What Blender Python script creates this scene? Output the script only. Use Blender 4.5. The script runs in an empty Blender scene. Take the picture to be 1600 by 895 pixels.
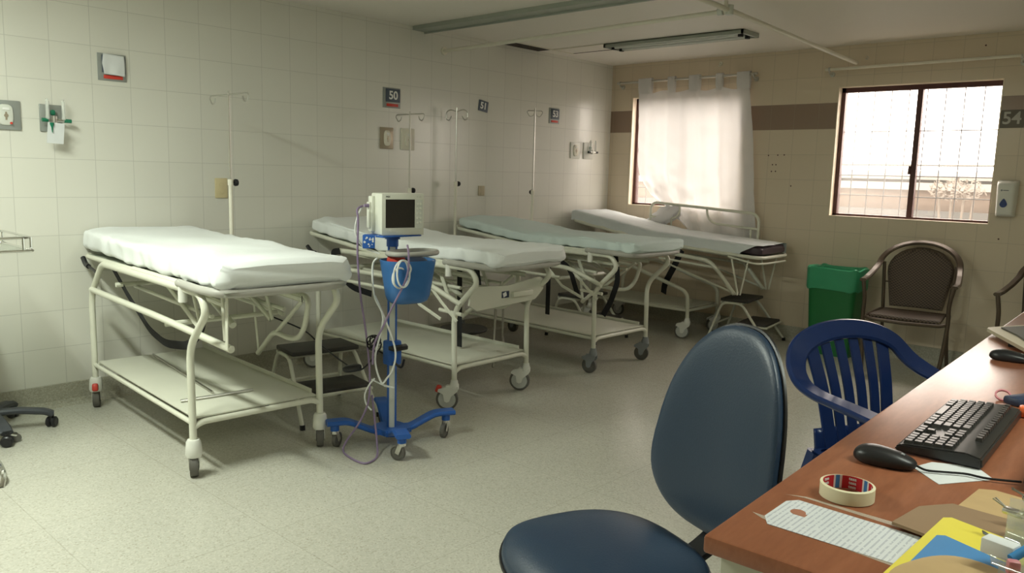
import bpy, bmesh, math, random
from mathutils import Vector, Matrix, noise
random.seed(7)
C = bpy.context.scene.collection
scn = bpy.context.scene
PI = math.pi
def R(d): return math.radians(d)
V = Vector

# ------------------------------------------------------------------ camera, world, exposure
CAM = (4.6194, 0.0, 1.31)
cr = V((0.7332006, 0.6794886, 0.0266851)); cu = V((-0.1146119, 0.0848006, 0.9897843)); cf = V((-0.6702842, 0.7287689, -0.1400534))
cd = bpy.data.cameras.new('camera'); cam = bpy.data.objects.new('camera', cd); C.objects.link(cam)
cd.sensor_width = 36; cd.lens = 1246.98 * 36 / 1600; cd.clip_start = 0.05
cam.matrix_world = Matrix(((cr.x, cu.x, -cf.x, CAM[0]), (cr.y, cu.y, -cf.y, CAM[1]), (cr.z, cu.z, -cf.z, CAM[2]), (0, 0, 0, 1)))
scn.camera = cam
w = bpy.data.worlds.new('world'); scn.world = w; w.use_nodes = True
bg = w.node_tree.nodes['Background']; bg.inputs[0].default_value = (1.0, 0.89, 0.78, 1); bg.inputs[1].default_value = 9.5
scn.view_settings.view_transform = 'Standard'; scn.view_settings.look = 'None'
scn.view_settings.gamma = 1; scn.view_settings.exposure = 0.08; scn.view_settings.use_curve_mapping = False
LAMP_W = 66; LAMP_COL = (0.93, 1.0, 0.87)
def area(name, loc, size, power, rot=(0, 0, 0), col=(1, 1, 1), portal=False):
    l = bpy.data.lights.new(name, 'AREA'); l.shape = 'RECTANGLE'; l.size, l.size_y = size; l.energy = power; l.color = col
    if portal: l.cycles.is_portal = True
    o = bpy.data.objects.new(name, l); o.location = loc; o.rotation_euler = rot; C.objects.link(o); return o
area('window_portal', (2.715, 6.62, 1.54), (1.2, 1.05), 1, (R(-90), 0, 0), portal=True)
area('window_portal', (0.80, 6.62, 1.54), (1.2, 1.05), 1, (R(-90), 0, 0), portal=True)

# ------------------------------------------------------------------ room numbers
CEIL = 2.349; YB = 6.358; XR = 7.0; YN = -3.0
TILE = 0.2
W1 = (0.243, 1.36); W2 = (2.155, 3.275); WZ = (1.045, 2.042)

# ------------------------------------------------------------------ node helpers
def newmat(name):
    m = bpy.data.materials.new(name); m.use_nodes = True
    nt = m.node_tree; b = nt.nodes['Principled BSDF']; return m, nt, b
def mat(name, col, rough=0.5, metal=0.0, spec=0.5, coat=0.0, trans=0.0, alpha=1.0, nscale=0, namt=0.08, bump=0.0, ior=1.45, emit=None):
    m, nt, b = newmat(name)
    c = (*col, 1)
    b.inputs['Base Color'].default_value = c; b.inputs['Roughness'].default_value = rough; b.inputs['Metallic'].default_value = metal
    b.inputs['Specular IOR Level'].default_value = spec; b.inputs['Coat Weight'].default_value = coat
    b.inputs['Transmission Weight'].default_value = trans; b.inputs['Alpha'].default_value = alpha; b.inputs['IOR'].default_value = ior
    if emit: b.inputs['Emission Color'].default_value = (*emit[0], 1); b.inputs['Emission Strength'].default_value = emit[1]
    tc = nt.nodes.new('ShaderNodeTexCoord'); n = nt.nodes.new('ShaderNodeTexNoise'); n.inputs['Scale'].default_value = nscale or 12; n.inputs['Detail'].default_value = 4
    nt.links.new(tc.outputs['Object'], n.inputs['Vector'])
    mx = nt.nodes.new('ShaderNodeMix'); mx.data_type = 'RGBA'
    mx.inputs[6].default_value = tuple(max(0, v * (1 - namt)) for v in col) + (1,); mx.inputs[7].default_value = tuple(min(1, v * (1 + namt)) for v in col) + (1,)
    nt.links.new(n.outputs['Fac'], mx.inputs[0]); nt.links.new(mx.outputs[2], b.inputs['Base Color'])
    if bump:
        bp = nt.nodes.new('ShaderNodeBump'); bp.inputs['Strength'].default_value = bump; bp.inputs['Distance'].default_value = 0.004
        nt.links.new(n.outputs['Fac'], bp.inputs['Height']); nt.links.new(bp.outputs[0], b.inputs['Normal'])
    return m
def math_node(nt, op, a, b=None, c=None):
    n = nt.nodes.new('ShaderNodeMath'); n.operation = op
    for i, v in enumerate((a, b, c)):
        if v is None: continue
        if isinstance(v, (int, float)): n.inputs[i].default_value = v
        else: nt.links.new(v, n.inputs[i])
    return n.outputs[0]
def mixc(nt, f, a, b):
    mx = nt.nodes.new('ShaderNodeMix'); mx.data_type = 'RGBA'
    for k, v in ((0, f), (6, a), (7, b)):
        if isinstance(v, tuple): mx.inputs[k].default_value = (*v, 1)
        elif isinstance(v, (int, float)): mx.inputs[k].default_value = v
        else: nt.links.new(v, mx.inputs[k])
    return mx.outputs[2]
def grid_mask(nt, u, v, pu, pv, ou, ov, wd):
    """1 on the joint lines of a grid of pitch pu x pv, 0 inside tiles; also a per-tile random"""
    def ax(c, p, o):
        t = math_node(nt, 'DIVIDE', math_node(nt, 'SUBTRACT', c, o), p)
        fr = math_node(nt, 'FRACT', t); fl = math_node(nt, 'FLOOR', t)
        d = math_node(nt, 'MINIMUM', fr, math_node(nt, 'SUBTRACT', 1.0, fr))
        return math_node(nt, 'MULTIPLY', d, p), fl
    du, fu = ax(u, pu, ou); dv, fv = ax(v, pv, ov)
    d = math_node(nt, 'MINIMUM', du, dv)
    m = nt.nodes.new('ShaderNodeMapRange'); m.inputs[1].default_value = wd * 0.4; m.inputs[2].default_value = wd; m.inputs[3].default_value = 1; m.inputs[4].default_value = 0
    nt.links.new(d, m.inputs[0])
    cb = nt.nodes.new('ShaderNodeCombineXYZ'); nt.links.new(fu, cb.inputs[0]); nt.links.new(fv, cb.inputs[1])
    wn = nt.nodes.new('ShaderNodeTexWhiteNoise'); wn.noise_dimensions = '3D'; nt.links.new(cb.outputs[0], wn.inputs['Vector'])
    return m.outputs[0], wn.outputs['Value']
def wall_tile(name, axis, off, col, stripe=None):
    m, nt, b = newmat(name)
    g = nt.nodes.new('ShaderNodeNewGeometry'); s = nt.nodes.new('ShaderNodeSeparateXYZ'); nt.links.new(g.outputs['Position'], s.inputs[0])
    u = s.outputs[axis]; z = s.outputs[2]
    mask, rnd = grid_mask(nt, u, z, TILE if axis else 0.1985, TILE, off, 0.122, 0.0019)
    c = mixc(nt, rnd, tuple(v * 0.982 for v in col), tuple(min(1, v * 1.01) for v in col))
    n = nt.nodes.new('ShaderNodeTexNoise'); n.inputs['Scale'].default_value = 1.7; n.inputs['Detail'].default_value = 5; nt.links.new(g.outputs['Position'], n.inputs['Vector'])
    c = mixc(nt, math_node(nt, 'MULTIPLY', n.outputs['Fac'], 0.22), c, tuple(v * 0.8 for v in col))
    if stripe:
        a = math_node(nt, 'GREATER_THAN', z, 1.722); bb = math_node(nt, 'LESS_THAN', z, 1.922)
        c = mixc(nt, math_node(nt, 'MULTIPLY', a, bb), c, stripe)
    c = mixc(nt, math_node(nt, 'MULTIPLY', mask, 0.5), c, tuple(v * 0.52 for v in col))
    nt.links.new(c, b.inputs['Base Color']); b.inputs['Roughness'].default_value = 0.24
    n2 = nt.nodes.new('ShaderNodeTexNoise'); n2.inputs['Scale'].default_value = 9; nt.links.new(g.outputs['Position'], n2.inputs['Vector'])
    bp = nt.nodes.new('ShaderNodeBump'); bp.inputs['Strength'].default_value = 0.25; bp.inputs['Distance'].default_value = 0.003
    h = math_node(nt, 'SUBTRACT', math_node(nt, 'MULTIPLY', n2.outputs['Fac'], 0.5), math_node(nt, 'MULTIPLY', mask, 0.5))
    nt.links.new(h, bp.inputs['Height']); nt.links.new(bp.outputs[0], b.inputs['Normal'])
    return m
def terrazzo(name, col, tiles=True):
    m, nt, b = newmat(name)
    g = nt.nodes.new('ShaderNodeNewGeometry'); s = nt.nodes.new('ShaderNodeSeparateXYZ'); nt.links.new(g.outputs['Position'], s.inputs[0])
    def vor(sc): 
        v = nt.nodes.new('ShaderNodeTexVoronoi'); v.inputs['Scale'].default_value = sc; nt.links.new(g.outputs['Position'], v.inputs['Vector']); return v
    v1 = vor(170); sp = nt.nodes.new('ShaderNodeSeparateColor'); nt.links.new(v1.outputs['Color'], sp.inputs[0])
    n = nt.nodes.new('ShaderNodeTexNoise'); n.inputs['Scale'].default_value = 1.6; n.inputs['Detail'].default_value = 6; nt.links.new(g.outputs['Position'], n.inputs['Vector'])
    c = mixc(nt, n.outputs['Fac'], tuple(v * 0.9 for v in col), tuple(min(1, v * 1.08) for v in col))
    dark = math_node(nt, 'GREATER_THAN', sp.outputs[0], 0.83); c = mixc(nt, math_node(nt, 'MULTIPLY', dark, 0.22), c, (0.22, 0.17, 0.10))
    lite = math_node(nt, 'GREATER_THAN', sp.outputs[1], 0.7); c = mixc(nt, math_node(nt, 'MULTIPLY', lite, 0.15), c, (0.9, 0.88, 0.78))
    v2 = vor(23); dk = math_node(nt, 'LESS_THAN', v2.outputs['Distance'], 0.085); c = mixc(nt, math_node(nt, 'MULTIPLY', dk, 0.3), c, (0.14, 0.11, 0.07))
    if tiles:
        mask, rnd = grid_mask(nt, s.outputs[0], s.outputs[1], 0.576, 0.576, 2.135, 1.45, 0.0028)
        c = mixc(nt, math_node(nt, 'MULTIPLY', rnd, 0.10), c, (0.5, 0.46, 0.36))
        c = mixc(nt, math_node(nt, 'MULTIPLY', mask, 0.24), c, (0.2, 0.17, 0.12))
    nt.links.new(c, b.inputs['Base Color']); b.inputs['Roughness'].default_value = 0.27 if tiles else 0.5
    b.inputs['Specular IOR Level'].default_value = 0.45
    return m
def wood(name, base, dark, axis_scale=(3, 0.6, 3), rough=0.28):
    m, nt, b = newmat(name)
    tc = nt.nodes.new('ShaderNodeTexCoord'); mp = nt.nodes.new('ShaderNodeMapping'); mp.inputs['Scale'].default_value = axis_scale
    nt.links.new(tc.outputs['Object'], mp.inputs[0])
    n = nt.nodes.new('ShaderNodeTexNoise'); n.inputs['Scale'].default_value = 3.2; n.inputs['Detail'].default_value = 8; n.inputs['Distortion'].default_value = 0.8
    nt.links.new(mp.outputs[0], n.inputs['Vector'])
    n2 = nt.nodes.new('ShaderNodeTexNoise'); n2.inputs['Scale'].default_value = 26; n2.inputs['Detail'].default_value = 5; nt.links.new(mp.outputs[0], n2.inputs['Vector'])
    f = math_node(nt, 'ADD', math_node(nt, 'MULTIPLY', n.outputs['Fac'], 0.7), math_node(nt, 'MULTIPLY', n2.outputs['Fac'], 0.3))
    r = nt.nodes.new('ShaderNodeMapRange'); r.inputs[1].default_value = 0.36; r.inputs[2].default_value = 0.64; nt.links.new(f, r.inputs[0])
    c = mixc(nt, r.outputs[0], dark, base)
    nt.links.new(c, b.inputs['Base Color']); b.inputs['Roughness'].default_value = rough
    return m
def stripes_mat(name, base, line, pitch, width, axis, rough=0.6):
    m, nt, b = newmat(name)
    tc = nt.nodes.new('ShaderNodeTexCoord'); s = nt.nodes.new('ShaderNodeSeparateXYZ'); nt.links.new(tc.outputs['Object'], s.inputs[0])
    fr = math_node(nt, 'FRACT', math_node(nt, 'DIVIDE', s.outputs[axis], pitch)); mk = math_node(nt, 'LESS_THAN', fr, width)
    n = nt.nodes.new('ShaderNodeTexNoise'); n.inputs['Scale'].default_value = 160; nt.links.new(tc.outputs['Object'], n.inputs['Vector'])
    mk = math_node(nt, 'MULTIPLY', mk, math_node(nt, 'GREATER_THAN', n.outputs['Fac'], 0.42))
    nt.links.new(mixc(nt, mk, base, line), b.inputs['Base Color']); b.inputs['Roughness'].default_value = rough
    return m
def cloth_thin(name, col, transl):
    m, nt, b = newmat(name); out = nt.nodes['Material Output']; nt.nodes.remove(b)
    d = nt.nodes.new('ShaderNodeBsdfDiffuse'); t = nt.nodes.new('ShaderNodeBsdfTranslucent'); mx = nt.nodes.new('ShaderNodeMixShader')
    n = nt.nodes.new('ShaderNodeTexNoise'); n.inputs['Scale'].default_value = 300
    c = mixc(nt, n.outputs['Fac'], tuple(v * .95 for v in col), col)
    nt.links.new(c, d.inputs[0]); nt.links.new(c, t.inputs[0]); mx.inputs[0].default_value = transl
    nt.links.new(d.outputs[0], mx.inputs[1]); nt.links.new(t.outputs[0], mx.inputs[2]); nt.links.new(mx.outputs[0], out.inputs[0])
    return m
def glass_mat(name, tint=(1, 1, 1), haze=0.03, mixf=0.06):
    m, nt, b = newmat(name); out = nt.nodes['Material Output']; nt.nodes.remove(b)
    t = nt.nodes.new('ShaderNodeBsdfTransparent'); t.inputs[0].default_value = (*tint, 1)
    g = nt.nodes.new('ShaderNodeBsdfGlossy'); g.inputs['Roughness'].default_value = 0.02
    d = nt.nodes.new('ShaderNodeBsdfTranslucent'); n = nt.nodes.new('ShaderNodeTexNoise'); n.inputs['Scale'].default_value = 5
    nt.links.new(mixc(nt, n.outputs['Fac'], (0.9, .88, .84), (1, 1, 1)), d.inputs[0])
    m1 = nt.nodes.new('ShaderNodeMixShader'); m1.inputs[0].default_value = mixf; nt.links.new(t.outputs[0], m1.inputs[1]); nt.links.new(g.outputs[0], m1.inputs[2])
    m2 = nt.nodes.new('ShaderNodeMixShader'); m2.inputs[0].default_value = haze; nt.links.new(m1.outputs[0], m2.inputs[1]); nt.links.new(d.outputs[0], m2.inputs[2])
    nt.links.new(m2.outputs[0], out.inputs[0]); return m
def weave(name, c1, c2, sc):
    m, nt, b = newmat(name)
    tc = nt.nodes.new('ShaderNodeTexCoord'); s = nt.nodes.new('ShaderNodeSeparateXYZ'); nt.links.new(tc.outputs['Object'], s.inputs[0])
    a = math_node(nt, 'SINE', math_node(nt, 'MULTIPLY', s.outputs[0], sc)); z = math_node(nt, 'ADD', s.outputs[2], s.outputs[1])
    bb = math_node(nt, 'SINE', math_node(nt, 'MULTIPLY', z, sc)); f = math_node(nt, 'MULTIPLY', a, bb)
    f = math_node(nt, 'ADD', math_node(nt, 'MULTIPLY', f, 0.5), 0.5)
    nt.links.new(mixc(nt, f, c1, c2), b.inputs['Base Color']); b.inputs['Roughness'].default_value = 0.5
    bp = nt.nodes.new('ShaderNodeBump'); bp.inputs['Distance'].default_value = 0.004; bp.inputs['Strength'].default_value = 0.8
    nt.links.new(f, bp.inputs['Height']); nt.links.new(bp.outputs[0], b.inputs['Normal'])
    return m

M = dict(
    wall_left=wall_tile('left_wall_tiles', 1, 1.2716, (0.745, 0.735, 0.665)),
    wall_back=wall_tile('back_wall_tiles', 0, 1.618, (0.71, 0.605, 0.46), (0.29, 0.20, 0.14)),
    wall_plain=mat('painted_wall', (0.74, 0.70, 0.58), 0.6),
    reveal=mat('window_reveal_plaster', (0.85, 0.74, 0.58), 0.5),
    floor=terrazzo('terrazzo_floor', (0.53, 0.52, 0.45)),
    skirting=terrazzo('terrazzo_skirting', (0.40, 0.385, 0.31), False),
    ceiling=mat('ceiling_plaster', (0.80, 0.76, 0.68), 0.55, nscale=1.3, namt=0.05),
    void_shade=mat('ceiling_void_shade', (0.03, 0.022, 0.015), 0.8),
    trim_metal=mat('grey_green_metal', (0.36, 0.39, 0.34), 0.4, 0.2),
    frame_brown=mat('brown_window_frame', (0.085, 0.03, 0.025), 0.4, 0.2),
    cream=mat('cream_enamel', (0.72, 0.72, 0.61), 0.32, nscale=30, namt=0.04),
    shelf=mat('cream_shelf_laminate', (0.66, 0.66, 0.56), 0.35, nscale=4, namt=0.07),
    deck=mat('deck_grey_green', (0.40, 0.43, 0.34), 0.5),
    bumper=mat('grey_rubber_bumper', (0.44, 0.43, 0.39), 0.45),
    sheet=mat('white_cotton_sheet', (0.85, 0.88, 0.88), 0.85, spec=0.2, nscale=60, namt=0.02, bump=0.15),
    sheet_blue=mat('pale_blue_cotton_sheet', (0.68, 0.78, 0.77), 0.85, spec=0.2, nscale=60, namt=0.02, bump=0.15),
    sheet_grey=mat('grey_white_cotton_sheet', (0.74, 0.78, 0.79), 0.85, spec=0.2, nscale=60, namt=0.02, bump=0.15),
    maroon=mat('dark_mattress_vinyl', (0.06, 0.04, 0.05), 0.4),
    white_plastic=mat('white_plastic', (0.78, 0.78, 0.72), 0.35),
    grey_plastic=mat('grey_plastic', (0.25, 0.27, 0.28), 0.45),
    rubber=mat('grey_rubber', (0.13, 0.125, 0.11), 0.6),
    pale_rubber=mat('pale_wheel', (0.55, 0.56, 0.52), 0.5),
    red=mat('red_plastic', (0.62, 0.06, 0.04), 0.4),
    black=mat('black_plastic', (0.018, 0.018, 0.02), 0.35),
    strap=mat('black_webbing', (0.012, 0.012, 0.014), 0.7),
    chrome=mat('chrome', (0.72, 0.72, 0.70), 0.15, 1.0),
    steel=mat('brushed_steel', (0.55, 0.54, 0.50), 0.3, 1.0),
    pad=mat('dark_ribbed_rubber_tread', (0.05, 0.047, 0.042), 0.6, nscale=120, bump=0.4),
    blue_metal=mat('blue_enamel', (0.025, 0.12, 0.46), 0.35),
    basket=mat('blue_translucent_plastic', (0.05, 0.18, 0.46), 0.22, alpha=0.80),
    monitor=mat('ivory_casing', (0.76, 0.77, 0.68), 0.4),
    screen=mat('dark_screen', (0.03, 0.026, 0.022), 0.12),
    light_grey=mat('light_grey_plastic', (0.64, 0.66, 0.60), 0.45),
    purple=mat('purple_cable', (0.27, 0.20, 0.33), 0.4),
    white_cable=mat('white_cable', (0.76, 0.78, 0.76), 0.4),
    vinyl=mat('navy_vinyl', (0.022, 0.045, 0.085), 0.33, nscale=240, namt=0.1, bump=0.12),
    blue_plastic=mat('navy_blue_plastic', (0.008, 0.024, 0.10), 0.28),
    green_bin=mat('green_plastic', (0.015, 0.16, 0.045), 0.4),
    green_bag=mat('light_green_liner', (0.06, 0.40, 0.20), 0.35, alpha=0.85),
    bronze=mat('bronze_brown_metal', (0.10, 0.072, 0.05), 0.3, 0.25),
    rattan=weave('brown_woven_seat', (0.03, 0.02, 0.015), (0.17, 0.12, 0.085), 260),
    desk=wood('reddish_wood_laminate', (0.35, 0.13, 0.065), (0.25, 0.085, 0.04), (6, 1.1, 3), 0.30),
    desk_edge=mat('wood_edge_band', (0.36, 0.13, 0.06), 0.4),
    desk_metal=mat('cream_desk_panel', (0.62, 0.62, 0.52), 0.4),
    keys=mat('charcoal_keys', (0.045, 0.043, 0.042), 0.28),
    kb=mat('black_keyboard_body', (0.028, 0.028, 0.028), 0.35),
    paper=mat('white_paper', (0.72, 0.74, 0.75), 0.8, spec=0.2),
    paper_lines=stripes_mat('printed_form', (0.70, 0.72, 0.74), (0.50, 0.52, 0.57), 0.0085, 0.35, 0),
    tape=mat('cream_masking_tape', (0.80, 0.74, 0.52), 0.6),
    kraft=mat('brown_kraft_folder', (0.50, 0.34, 0.16), 0.65, nscale=20, namt=0.12),
    kraft_dark=mat('dark_kraft_folder', (0.27, 0.17, 0.09), 0.6),
    yellow=mat('yellow_card', (0.78, 0.66, 0.05), 0.5),
    blue_card=mat('blue_card', (0.04, 0.22, 0.50), 0.5),
    acrylic=glass_mat('clear_acrylic', (0.96, 0.99, 0.98), 0.22, 0.14),
    glass=glass_mat('window_glass', (1, 1, 1), 0.02, 0.04),
    glass_hazy=glass_mat('hazy_window_glass', (1, 1, 1), 0.06, 0.04),
    curtain=cloth_thin('white_sheer_curtain', (0.87, 0.86, 0.86), 0.31),
    ivory=mat('ivory_paint', (0.76, 0.73, 0.62), 0.4),
    plate_grey=mat('grey_metal_plate', (0.33, 0.35, 0.33), 0.4, 0.3),
    plate_steel=mat('steel_outlet_plate', (0.42, 0.36, 0.27), 0.35, 0.5),
    sign_blue=mat('slate_blue_sign', (0.085, 0.105, 0.14), 0.4),
    sign_white=mat('white_lettering', (0.80, 0.80, 0.77), 0.5),
    sign_grey=mat('grey_lettering', (0.52, 0.51, 0.46), 0.5),
    green_knob=mat('green_knob', (0.01, 0.17, 0.09), 0.4),
    clear_tube=mat('clear_flow_tube', (0.75, 0.78, 0.74), 0.15, alpha=0.45),
    outlet=mat('yellowed_outlet', (0.66, 0.57, 0.34), 0.5),
    beige=mat('beige_outlet', (0.50, 0.43, 0.30), 0.5),
    concrete=mat('outside_concrete', (0.115, 0.088, 0.068), 0.9, nscale=2.5, namt=0.25),
    concrete_grey=mat('outside_grey_concrete', (0.085, 0.085, 0.08), 0.9, nscale=3, namt=0.2),
    coping=mat('outside_pale_coping', (0.22, 0.21, 0.19), 0.9),
    roofing=mat('outside_zinc_roof', (0.13, 0.12, 0.10), 0.8, nscale=3, namt=0.2),
    leaf=mat('dry_shrub_leaves', (0.13, 0.11, 0.09), 0.8),
    bars=mat('white_painted_bars', (0.22, 0.21, 0.21), 0.5),
    orange=mat('orange_plastic', (0.80, 0.16, 0.05), 0.4),
    pink=mat('pink_plastic', (0.62, 0.25, 0.28), 0.3),
    dark_blue=mat('dark_blue_plastic', (0.03, 0.045, 0.09), 0.5),
    lamp_tube=mat('fluorescent_tube', (0.7, 0.72, 0.68), 0.3),
    lamp_lit=mat('lit_fluorescent_tube', (1, 1, 1), 0.3, emit=(LAMP_COL, 6)),
    lamp_body=mat('lamp_reflector', (0.50, 0.52, 0.47), 0.3, 0.2),
)

# ------------------------------------------------------------------ mesh helpers
def fillet(pts, r, n=5, closed=False):
    P = [V(p) for p in pts]; N = len(P); out = []
    if r <= 0: return P
    for i, p in enumerate(P):
        if not closed and i in (0, N - 1): out.append(p); continue
        a = P[i - 1]; b = P[(i + 1) % N]; da = a - p; db = b - p
        la, lb = da.length, db.length
        if la < 1e-6 or lb < 1e-6: out.append(p); continue
        k = min(r, la * 0.49, lb * 0.49); q0 = p + da.normalized() * k; q1 = p + db.normalized() * k
        if da.normalized().dot(db.normalized()) < -0.995: out.append(p); continue
        for j in range(n + 1):
            t = j / n; out.append(q0 * (1 - t) ** 2 + p * 2 * t * (1 - t) + q1 * t * t)
    return out
class MB:
    def __init__(s): s.bm = bmesh.new()
    def box(s, c, d, rot=None, bev=0.0, seg=2):
        r = bmesh.ops.create_cube(s.bm, size=1.0); vs = r['verts']
        bmesh.ops.scale(s.bm, verts=vs, vec=d)
        if bev > 0:
            es = list({e for v in vs for e in v.link_edges}); rr = bmesh.ops.bevel(s.bm, geom=es, offset=min(bev, min(d) * 0.49), segments=seg, affect='EDGES', profile=0.5)
            vs = list({v for f in rr['faces'] for v in f.verts} | {v for v in vs if v.is_valid})
        if rot is not None: bmesh.ops.rotate(s.bm, verts=vs, cent=(0, 0, 0), matrix=rot.to_3x3())
        bmesh.ops.translate(s.bm, verts=vs, vec=c); return s
    def bx(s, x0, x1, y0, y1, z0, z1, bev=0.0):
        return s.box(((x0 + x1) / 2, (y0 + y1) / 2, (z0 + z1) / 2), (abs(x1 - x0), abs(y1 - y0), abs(z1 - z0)), bev=bev)
    def sweep(s, pts, sec, closed=False, cap=True, up=None, scales=None):
        P = [V(p) for p in pts]
        Q = [P[0]]
        for p in P[1:]:
            if (p - Q[-1]).length > 1e-5: Q.append(p)
        if closed and (Q[0] - Q[-1]).length < 1e-5: Q.pop()
        P = Q; N = len(P)
        if N < 2: return s
        T = []
        for i in range(N):
            if closed: t = P[(i + 1) % N] - P[i - 1]
            else: t = P[min(i + 1, N - 1)] - P[max(i - 1, 0)]
            if t.length < 1e-7: t = T[-1] if T else V((1, 0, 0))
            T.append(t.normalized())
        if up is not None: u = V(up)
        else: u = V((0, 0, 1)) if abs(T[0].z) < 0.9 else V((0, 1, 0))
        rings = []
        for i in range(N):
            if up is not None: u = V(up)
            n = u - T[i] * u.dot(T[i])
            if n.length < 1e-4: n = T[i].orthogonal()
            n.normalize(); u = n; b = T[i].cross(n)
            k = scales[i] if scales else 1.0
            rings.append([s.bm.verts.new(P[i] + (b * a + n * c) * k) for a, c in sec])
        K = len(sec)
        for i in range(N if closed else N - 1):
            A, B = rings[i], rings[(i + 1) % N]
            for j in range(K):
                try: s.bm.faces.new((A[j], A[(j + 1) % K], B[(j + 1) % K], B[j]))
                except ValueError: pass
        if cap and not closed:
            s.bm.faces.new(rings[0][::-1]); s.bm.faces.new(rings[-1])
        return s
    def tube(s, pts, r, seg=10, fr=0.0, closed=False, n=5, up=None, scales=None):
        return s.sweep(fillet(pts, fr, n, closed), [(r * math.cos(2 * PI * k / seg), r * math.sin(2 * PI * k / seg)) for k in range(seg)], closed, up=up, scales=scales)
    def band(s, pts, w_, h_, fr=0.0, closed=False, up=(0, 0, 1), n=5, scales=None):
        e = 0.32
        sec = [(-w_ / 2, -h_ / 2 + h_ * e), (-w_ / 2 + h_ * e, -h_ / 2), (w_ / 2 - h_ * e, -h_ / 2), (w_ / 2, -h_ / 2 + h_ * e), (w_ / 2, h_ / 2 - h_ * e), (w_ / 2 - h_ * e, h_ / 2), (-w_ / 2 + h_ * e, h_ / 2), (-w_ / 2, h_ / 2 - h_ * e)]
        return s.sweep(fillet(pts, fr, n, closed), sec, closed, up=up, scales=scales)
    def cyl(s, p0, p1, r, r2=None, seg=20):
        r2 = r if r2 is None else r2; p0, p1 = V(p0), V(p1); t = (p1 - p0).normalized(); a = t.orthogonal().normalized(); b = t.cross(a)
        A = [s.bm.verts.new(p0 + (a * math.cos(2 * PI * k / seg) + b * math.sin(2 * PI * k / seg)) * r) for k in range(seg)]
        B = [s.bm.verts.new(p1 + (a * math.cos(2 * PI * k / seg) + b * math.sin(2 * PI * k / seg)) * r2) for k in range(seg)]
        for k in range(seg): s.bm.faces.new((A[k], A[(k + 1) % seg], B[(k + 1) % seg], B[k]))
        s.bm.faces.new(A[::-1]); s.bm.faces.new(B); return s
    def lathe(s, prof, c=(0, 0, 0), axis='z', seg=28, closed=False):
        c = V(c); rings = []
        for r, h in prof:
            row = []
            for k in range(seg):
                a = 2 * PI * k / seg; x, y = r * math.cos(a), r * math.sin(a)
                p = {'z': V((x, y, h)), 'y': V((x, h, y)), 'x': V((h, x, y))}[axis]
                row.append(s.bm.verts.new(c + p))
            rings.append(row)
        n = len(rings)
        for i in range(n if closed else n - 1):
            A, B = rings[i], rings[(i + 1) % n]
            for k in range(seg): s.bm.faces.new((A[k], A[(k + 1) % seg], B[(k + 1) % seg], B[k]))
        if not closed:
            if prof[0][0] > 1e-5: s.bm.faces.new(rings[0][::-1])
            if prof[-1][0] > 1e-5: s.bm.faces.new(rings[-1])
        return s
    def prism(s, poly, z0, z1, mtx=None):
        A = [s.bm.verts.new((x, y, z0)) for x, y in poly]; B = [s.bm.verts.new((x, y, z1)) for x, y in poly]; n = len(poly)
        for k in range(n): s.bm.faces.new((A[k], A[(k + 1) % n], B[(k + 1) % n], B[k]))
        s.bm.faces.new(A[::-1]); s.bm.faces.new(B)
        if mtx is not None: bmesh.ops.transform(s.bm, matrix=mtx, verts=A + B)
        return s
    def surf(s, fn, nu, nv, close_u=False):
        g = [[s.bm.verts.new(fn(i / (nu if close_u else nu - 1), j / (nv - 1))) for j in range(nv)] for i in range(nu)]
        for i in range(nu if close_u else nu - 1):
            for j in range(nv - 1):
                s.bm.faces.new((g[i][j], g[(i + 1) % nu][j], g[(i + 1) % nu][j + 1], g[i][j + 1]))
        return g
    def cushion(s, outline, th, mtx=None, dome=0.0, p=3.0, rings=9, bend=None):
        """a rounded slab over a closed 2D outline (x, y), thickness th"""
        n = len(outline); cx = sum(q[0] for q in outline) / n; cy = sum(q[1] for q in outline) / n; allv = []
        def side(sg):
            cen = s.bm.verts.new((cx, cy, sg * (th / 2 + dome * (sg > 0)))); allv.append(cen); prev = None; last = None
            for k in range(1, rings + 1):
                t = math.sin(k / rings * PI / 2); h = sg * (th / 2) * (max(0, 1 - t ** p)) ** (1 / p) + (dome * (1 - t * t) if sg > 0 else 0)
                if k == rings: row = rim
                else:
                    row = [s.bm.verts.new((cx + (x - cx) * t, cy + (y - cy) * t, h)) for x, y in outline]; allv.extend(row)
                for j in range(n):
                    q = (cen, row[j], row[(j + 1) % n]) if prev is None else (prev[j], row[j], row[(j + 1) % n], prev[(j + 1) % n])
                    try: s.bm.faces.new(q if sg > 0 else q[::-1])
                    except ValueError: pass
                prev = row
        rim = [s.bm.verts.new((x, y, 0)) for x, y in outline]; allv.extend(rim)
        side(1); side(-1)
        if bend:
            for v in allv: v.co = bend(v.co)
        if mtx is not None: bmesh.ops.transform(s.bm, matrix=mtx, verts=allv)
        return s
    def build(s, name, m, parent=None, smooth=True, loc=None, rz=0):
        bmesh.ops.recalc_face_normals(s.bm, faces=s.bm.faces)
        me = bpy.data.meshes.new(name); s.bm.to_mesh(me); s.bm.free(); me.materials.append(m)
        if smooth:
            me.polygons.foreach_set('use_smooth', [True] * len(me.polygons))
            me.set_sharp_from_angle(angle=R(38))
        o = bpy.data.objects.new(name, me); C.objects.link(o)
        if parent: o.parent = parent
        if loc: o.location = loc
        if rz: o.rotation_euler.z = rz
        return o
def empty(name, loc=(0, 0, 0), rz=0.0):
    o = bpy.data.objects.new(name, None); o.empty_display_size = 0.1; C.objects.link(o); o.location = loc; o.rotation_euler.z = rz; return o
def tag(o, label=None, cat=None, group=None, kind=None):
    if label: o['label'] = label
    if cat: o['category'] = cat
    if group: o['group'] = group
    if kind: o['kind'] = kind
    return o
def struct(name, mb, m, smooth=False): return tag(mb.build(name, m, None, smooth), kind='structure')
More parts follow.
